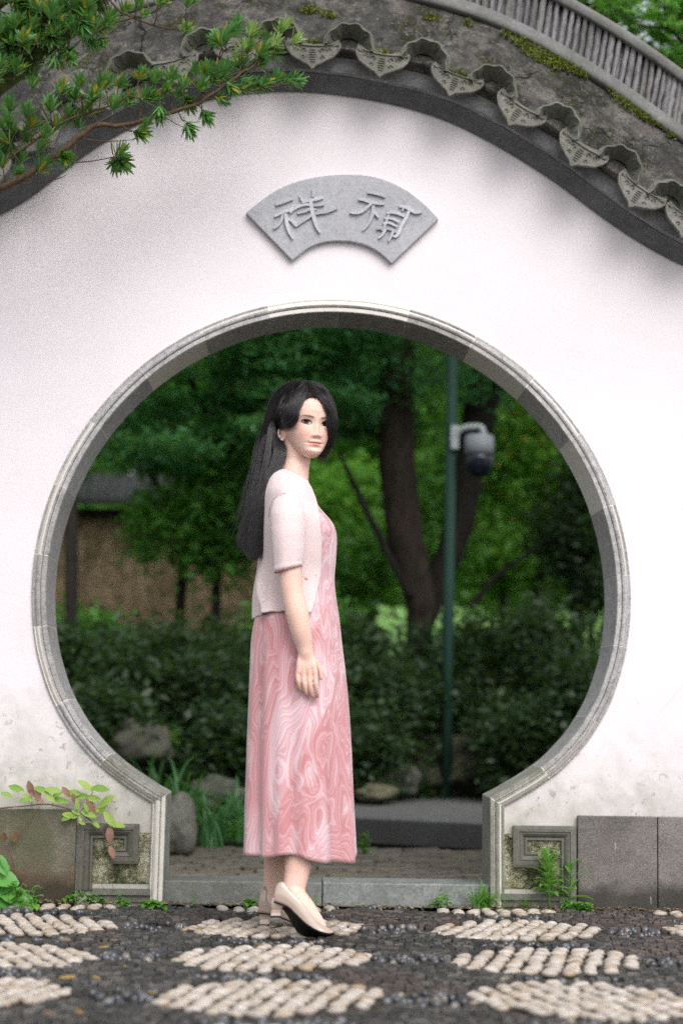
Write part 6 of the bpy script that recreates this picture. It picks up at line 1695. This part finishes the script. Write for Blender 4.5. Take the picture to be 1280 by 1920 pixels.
gt = gp(903, 1702); rt = thing('grass_tuft', 'tuft of long grass at the foot of the right jamb', 'grass tuft', tuple(gt))
for k in range(75):
    mb = MB(); blade(mb, gt + np.array([random.uniform(-.03, .03), random.uniform(-.015, .015), -.005]), random.uniform(0, 6.3), random.uniform(.08, .19), .0028, random.uniform(.4, 1.1), 1.1, 7)
    mb.build('blade', G['weed'], rt, True)
def tall_weed(px, py, top, lab, n, L_, W_):
    c = gp(px, py); t_ = at(*top, c[1] - .01); rt = thing('tall_weed', lab, 'plant', tuple(c)); V, F = tube(catmull([c, (c + t_) / 2 + [.003, 0, 0], t_], 4), [.0028] * 4 + [.0022] * 3 + [.0016] * 2, 6); part('stem', V, F, G['weed'], rt, True)
    for k in range(n):
        t = .22 + .78 * k / (n - 1); q = c + (t_ - c) * t; mb = MB(); a = k * 2.4 + random.uniform(-.3, .3)
        broad(mb, q, a, L_ * (1.15 - .55 * t) * random.uniform(.8, 1.15), W_ * (1.1 - .45 * t), .35 + .9 * t, 6, .55); mb.build('leaf', G['weed'], rt, True)
tall_weed(1027, 1702, (1026, 1608), 'tall leafy green weed in front of the right key-fret moulding', 34, .085, .0125)
tall_weed(1060, 1700, (1070, 1625), 'slender weed with few long leaves beside the right plinth slab', 9, .085, .0120)
# fallen leaves on the paving
YL = m_leaf('fallen_leaf', (.30, .15, .045), (.42, .29, .10), .2, .5)
RDL = m_leaf('reddish_fallen_leaf', (.20, .09, .06), (.28, .16, .10), .2, .5)
fl = [(125, 1767, .028, RDL, 'reddish fallen leaf between the two left rows of pebble roundels'), (195, 1780, .020, YL, 'small orange fallen leaf right of the middle left roundel'), (127, 1838, .030, YL, 'thin curled yellow leaf in front of the middle left roundel'), (181, 1838, .022, YL, 'yellow fallen leaf between the left and centre roundels'),
      (286, 1867, .024, YL, 'orange fallen leaf just left of the nearest centre roundel'), (149, 1904, .022, YL, 'pale fallen leaf near the lower edge, right of the nearest left roundel'), (92, 1905, .024, RDL, 'reddish fallen leaf near the lower edge, below the nearest left roundel'), (239, 1817, .015, YL, 'tiny yellow leaf on the dark setts left of the centre roundels'),
      (485, 1775, .026, YL, 'orange leaf lying on the middle centre roundel'), (214, 1767, .018, RDL, 'small brown leaf between the left and centre roundels at the back'), (935, 1684 + 22, .020, RDL, 'brown leaf at the foot of the grass tuft'), (310, 1893, .02, RDL, 'dull brown leaf in front of the nearest centre roundel')]
for (px, py, l, mt, lab) in fl:
    c = onz(px, py, .010); a = random.uniform(0, 3.1); d = np.array([cos(a), sin(a), .05]); s = np.array([-sin(a), cos(a), .15]); V = []
    for t in np.linspace(-1, 1, 6):
        w = l * .42 * (1 - t * t) ** .6 + .0003; q = np.array([0, 0, .004]) + d * l * t * .8 + np.array([0, 0, .004 * t * t])
        V += [q - s * w + [0, 0, w * .3], q, q + s * w + [0, 0, w * .3]]
    o = obj('fallen_leaf', np.array(V), grid_faces(6, 3), mt, None, True, label=lab, category='leaf', group='fallen leaves on the paving'); o.location = c
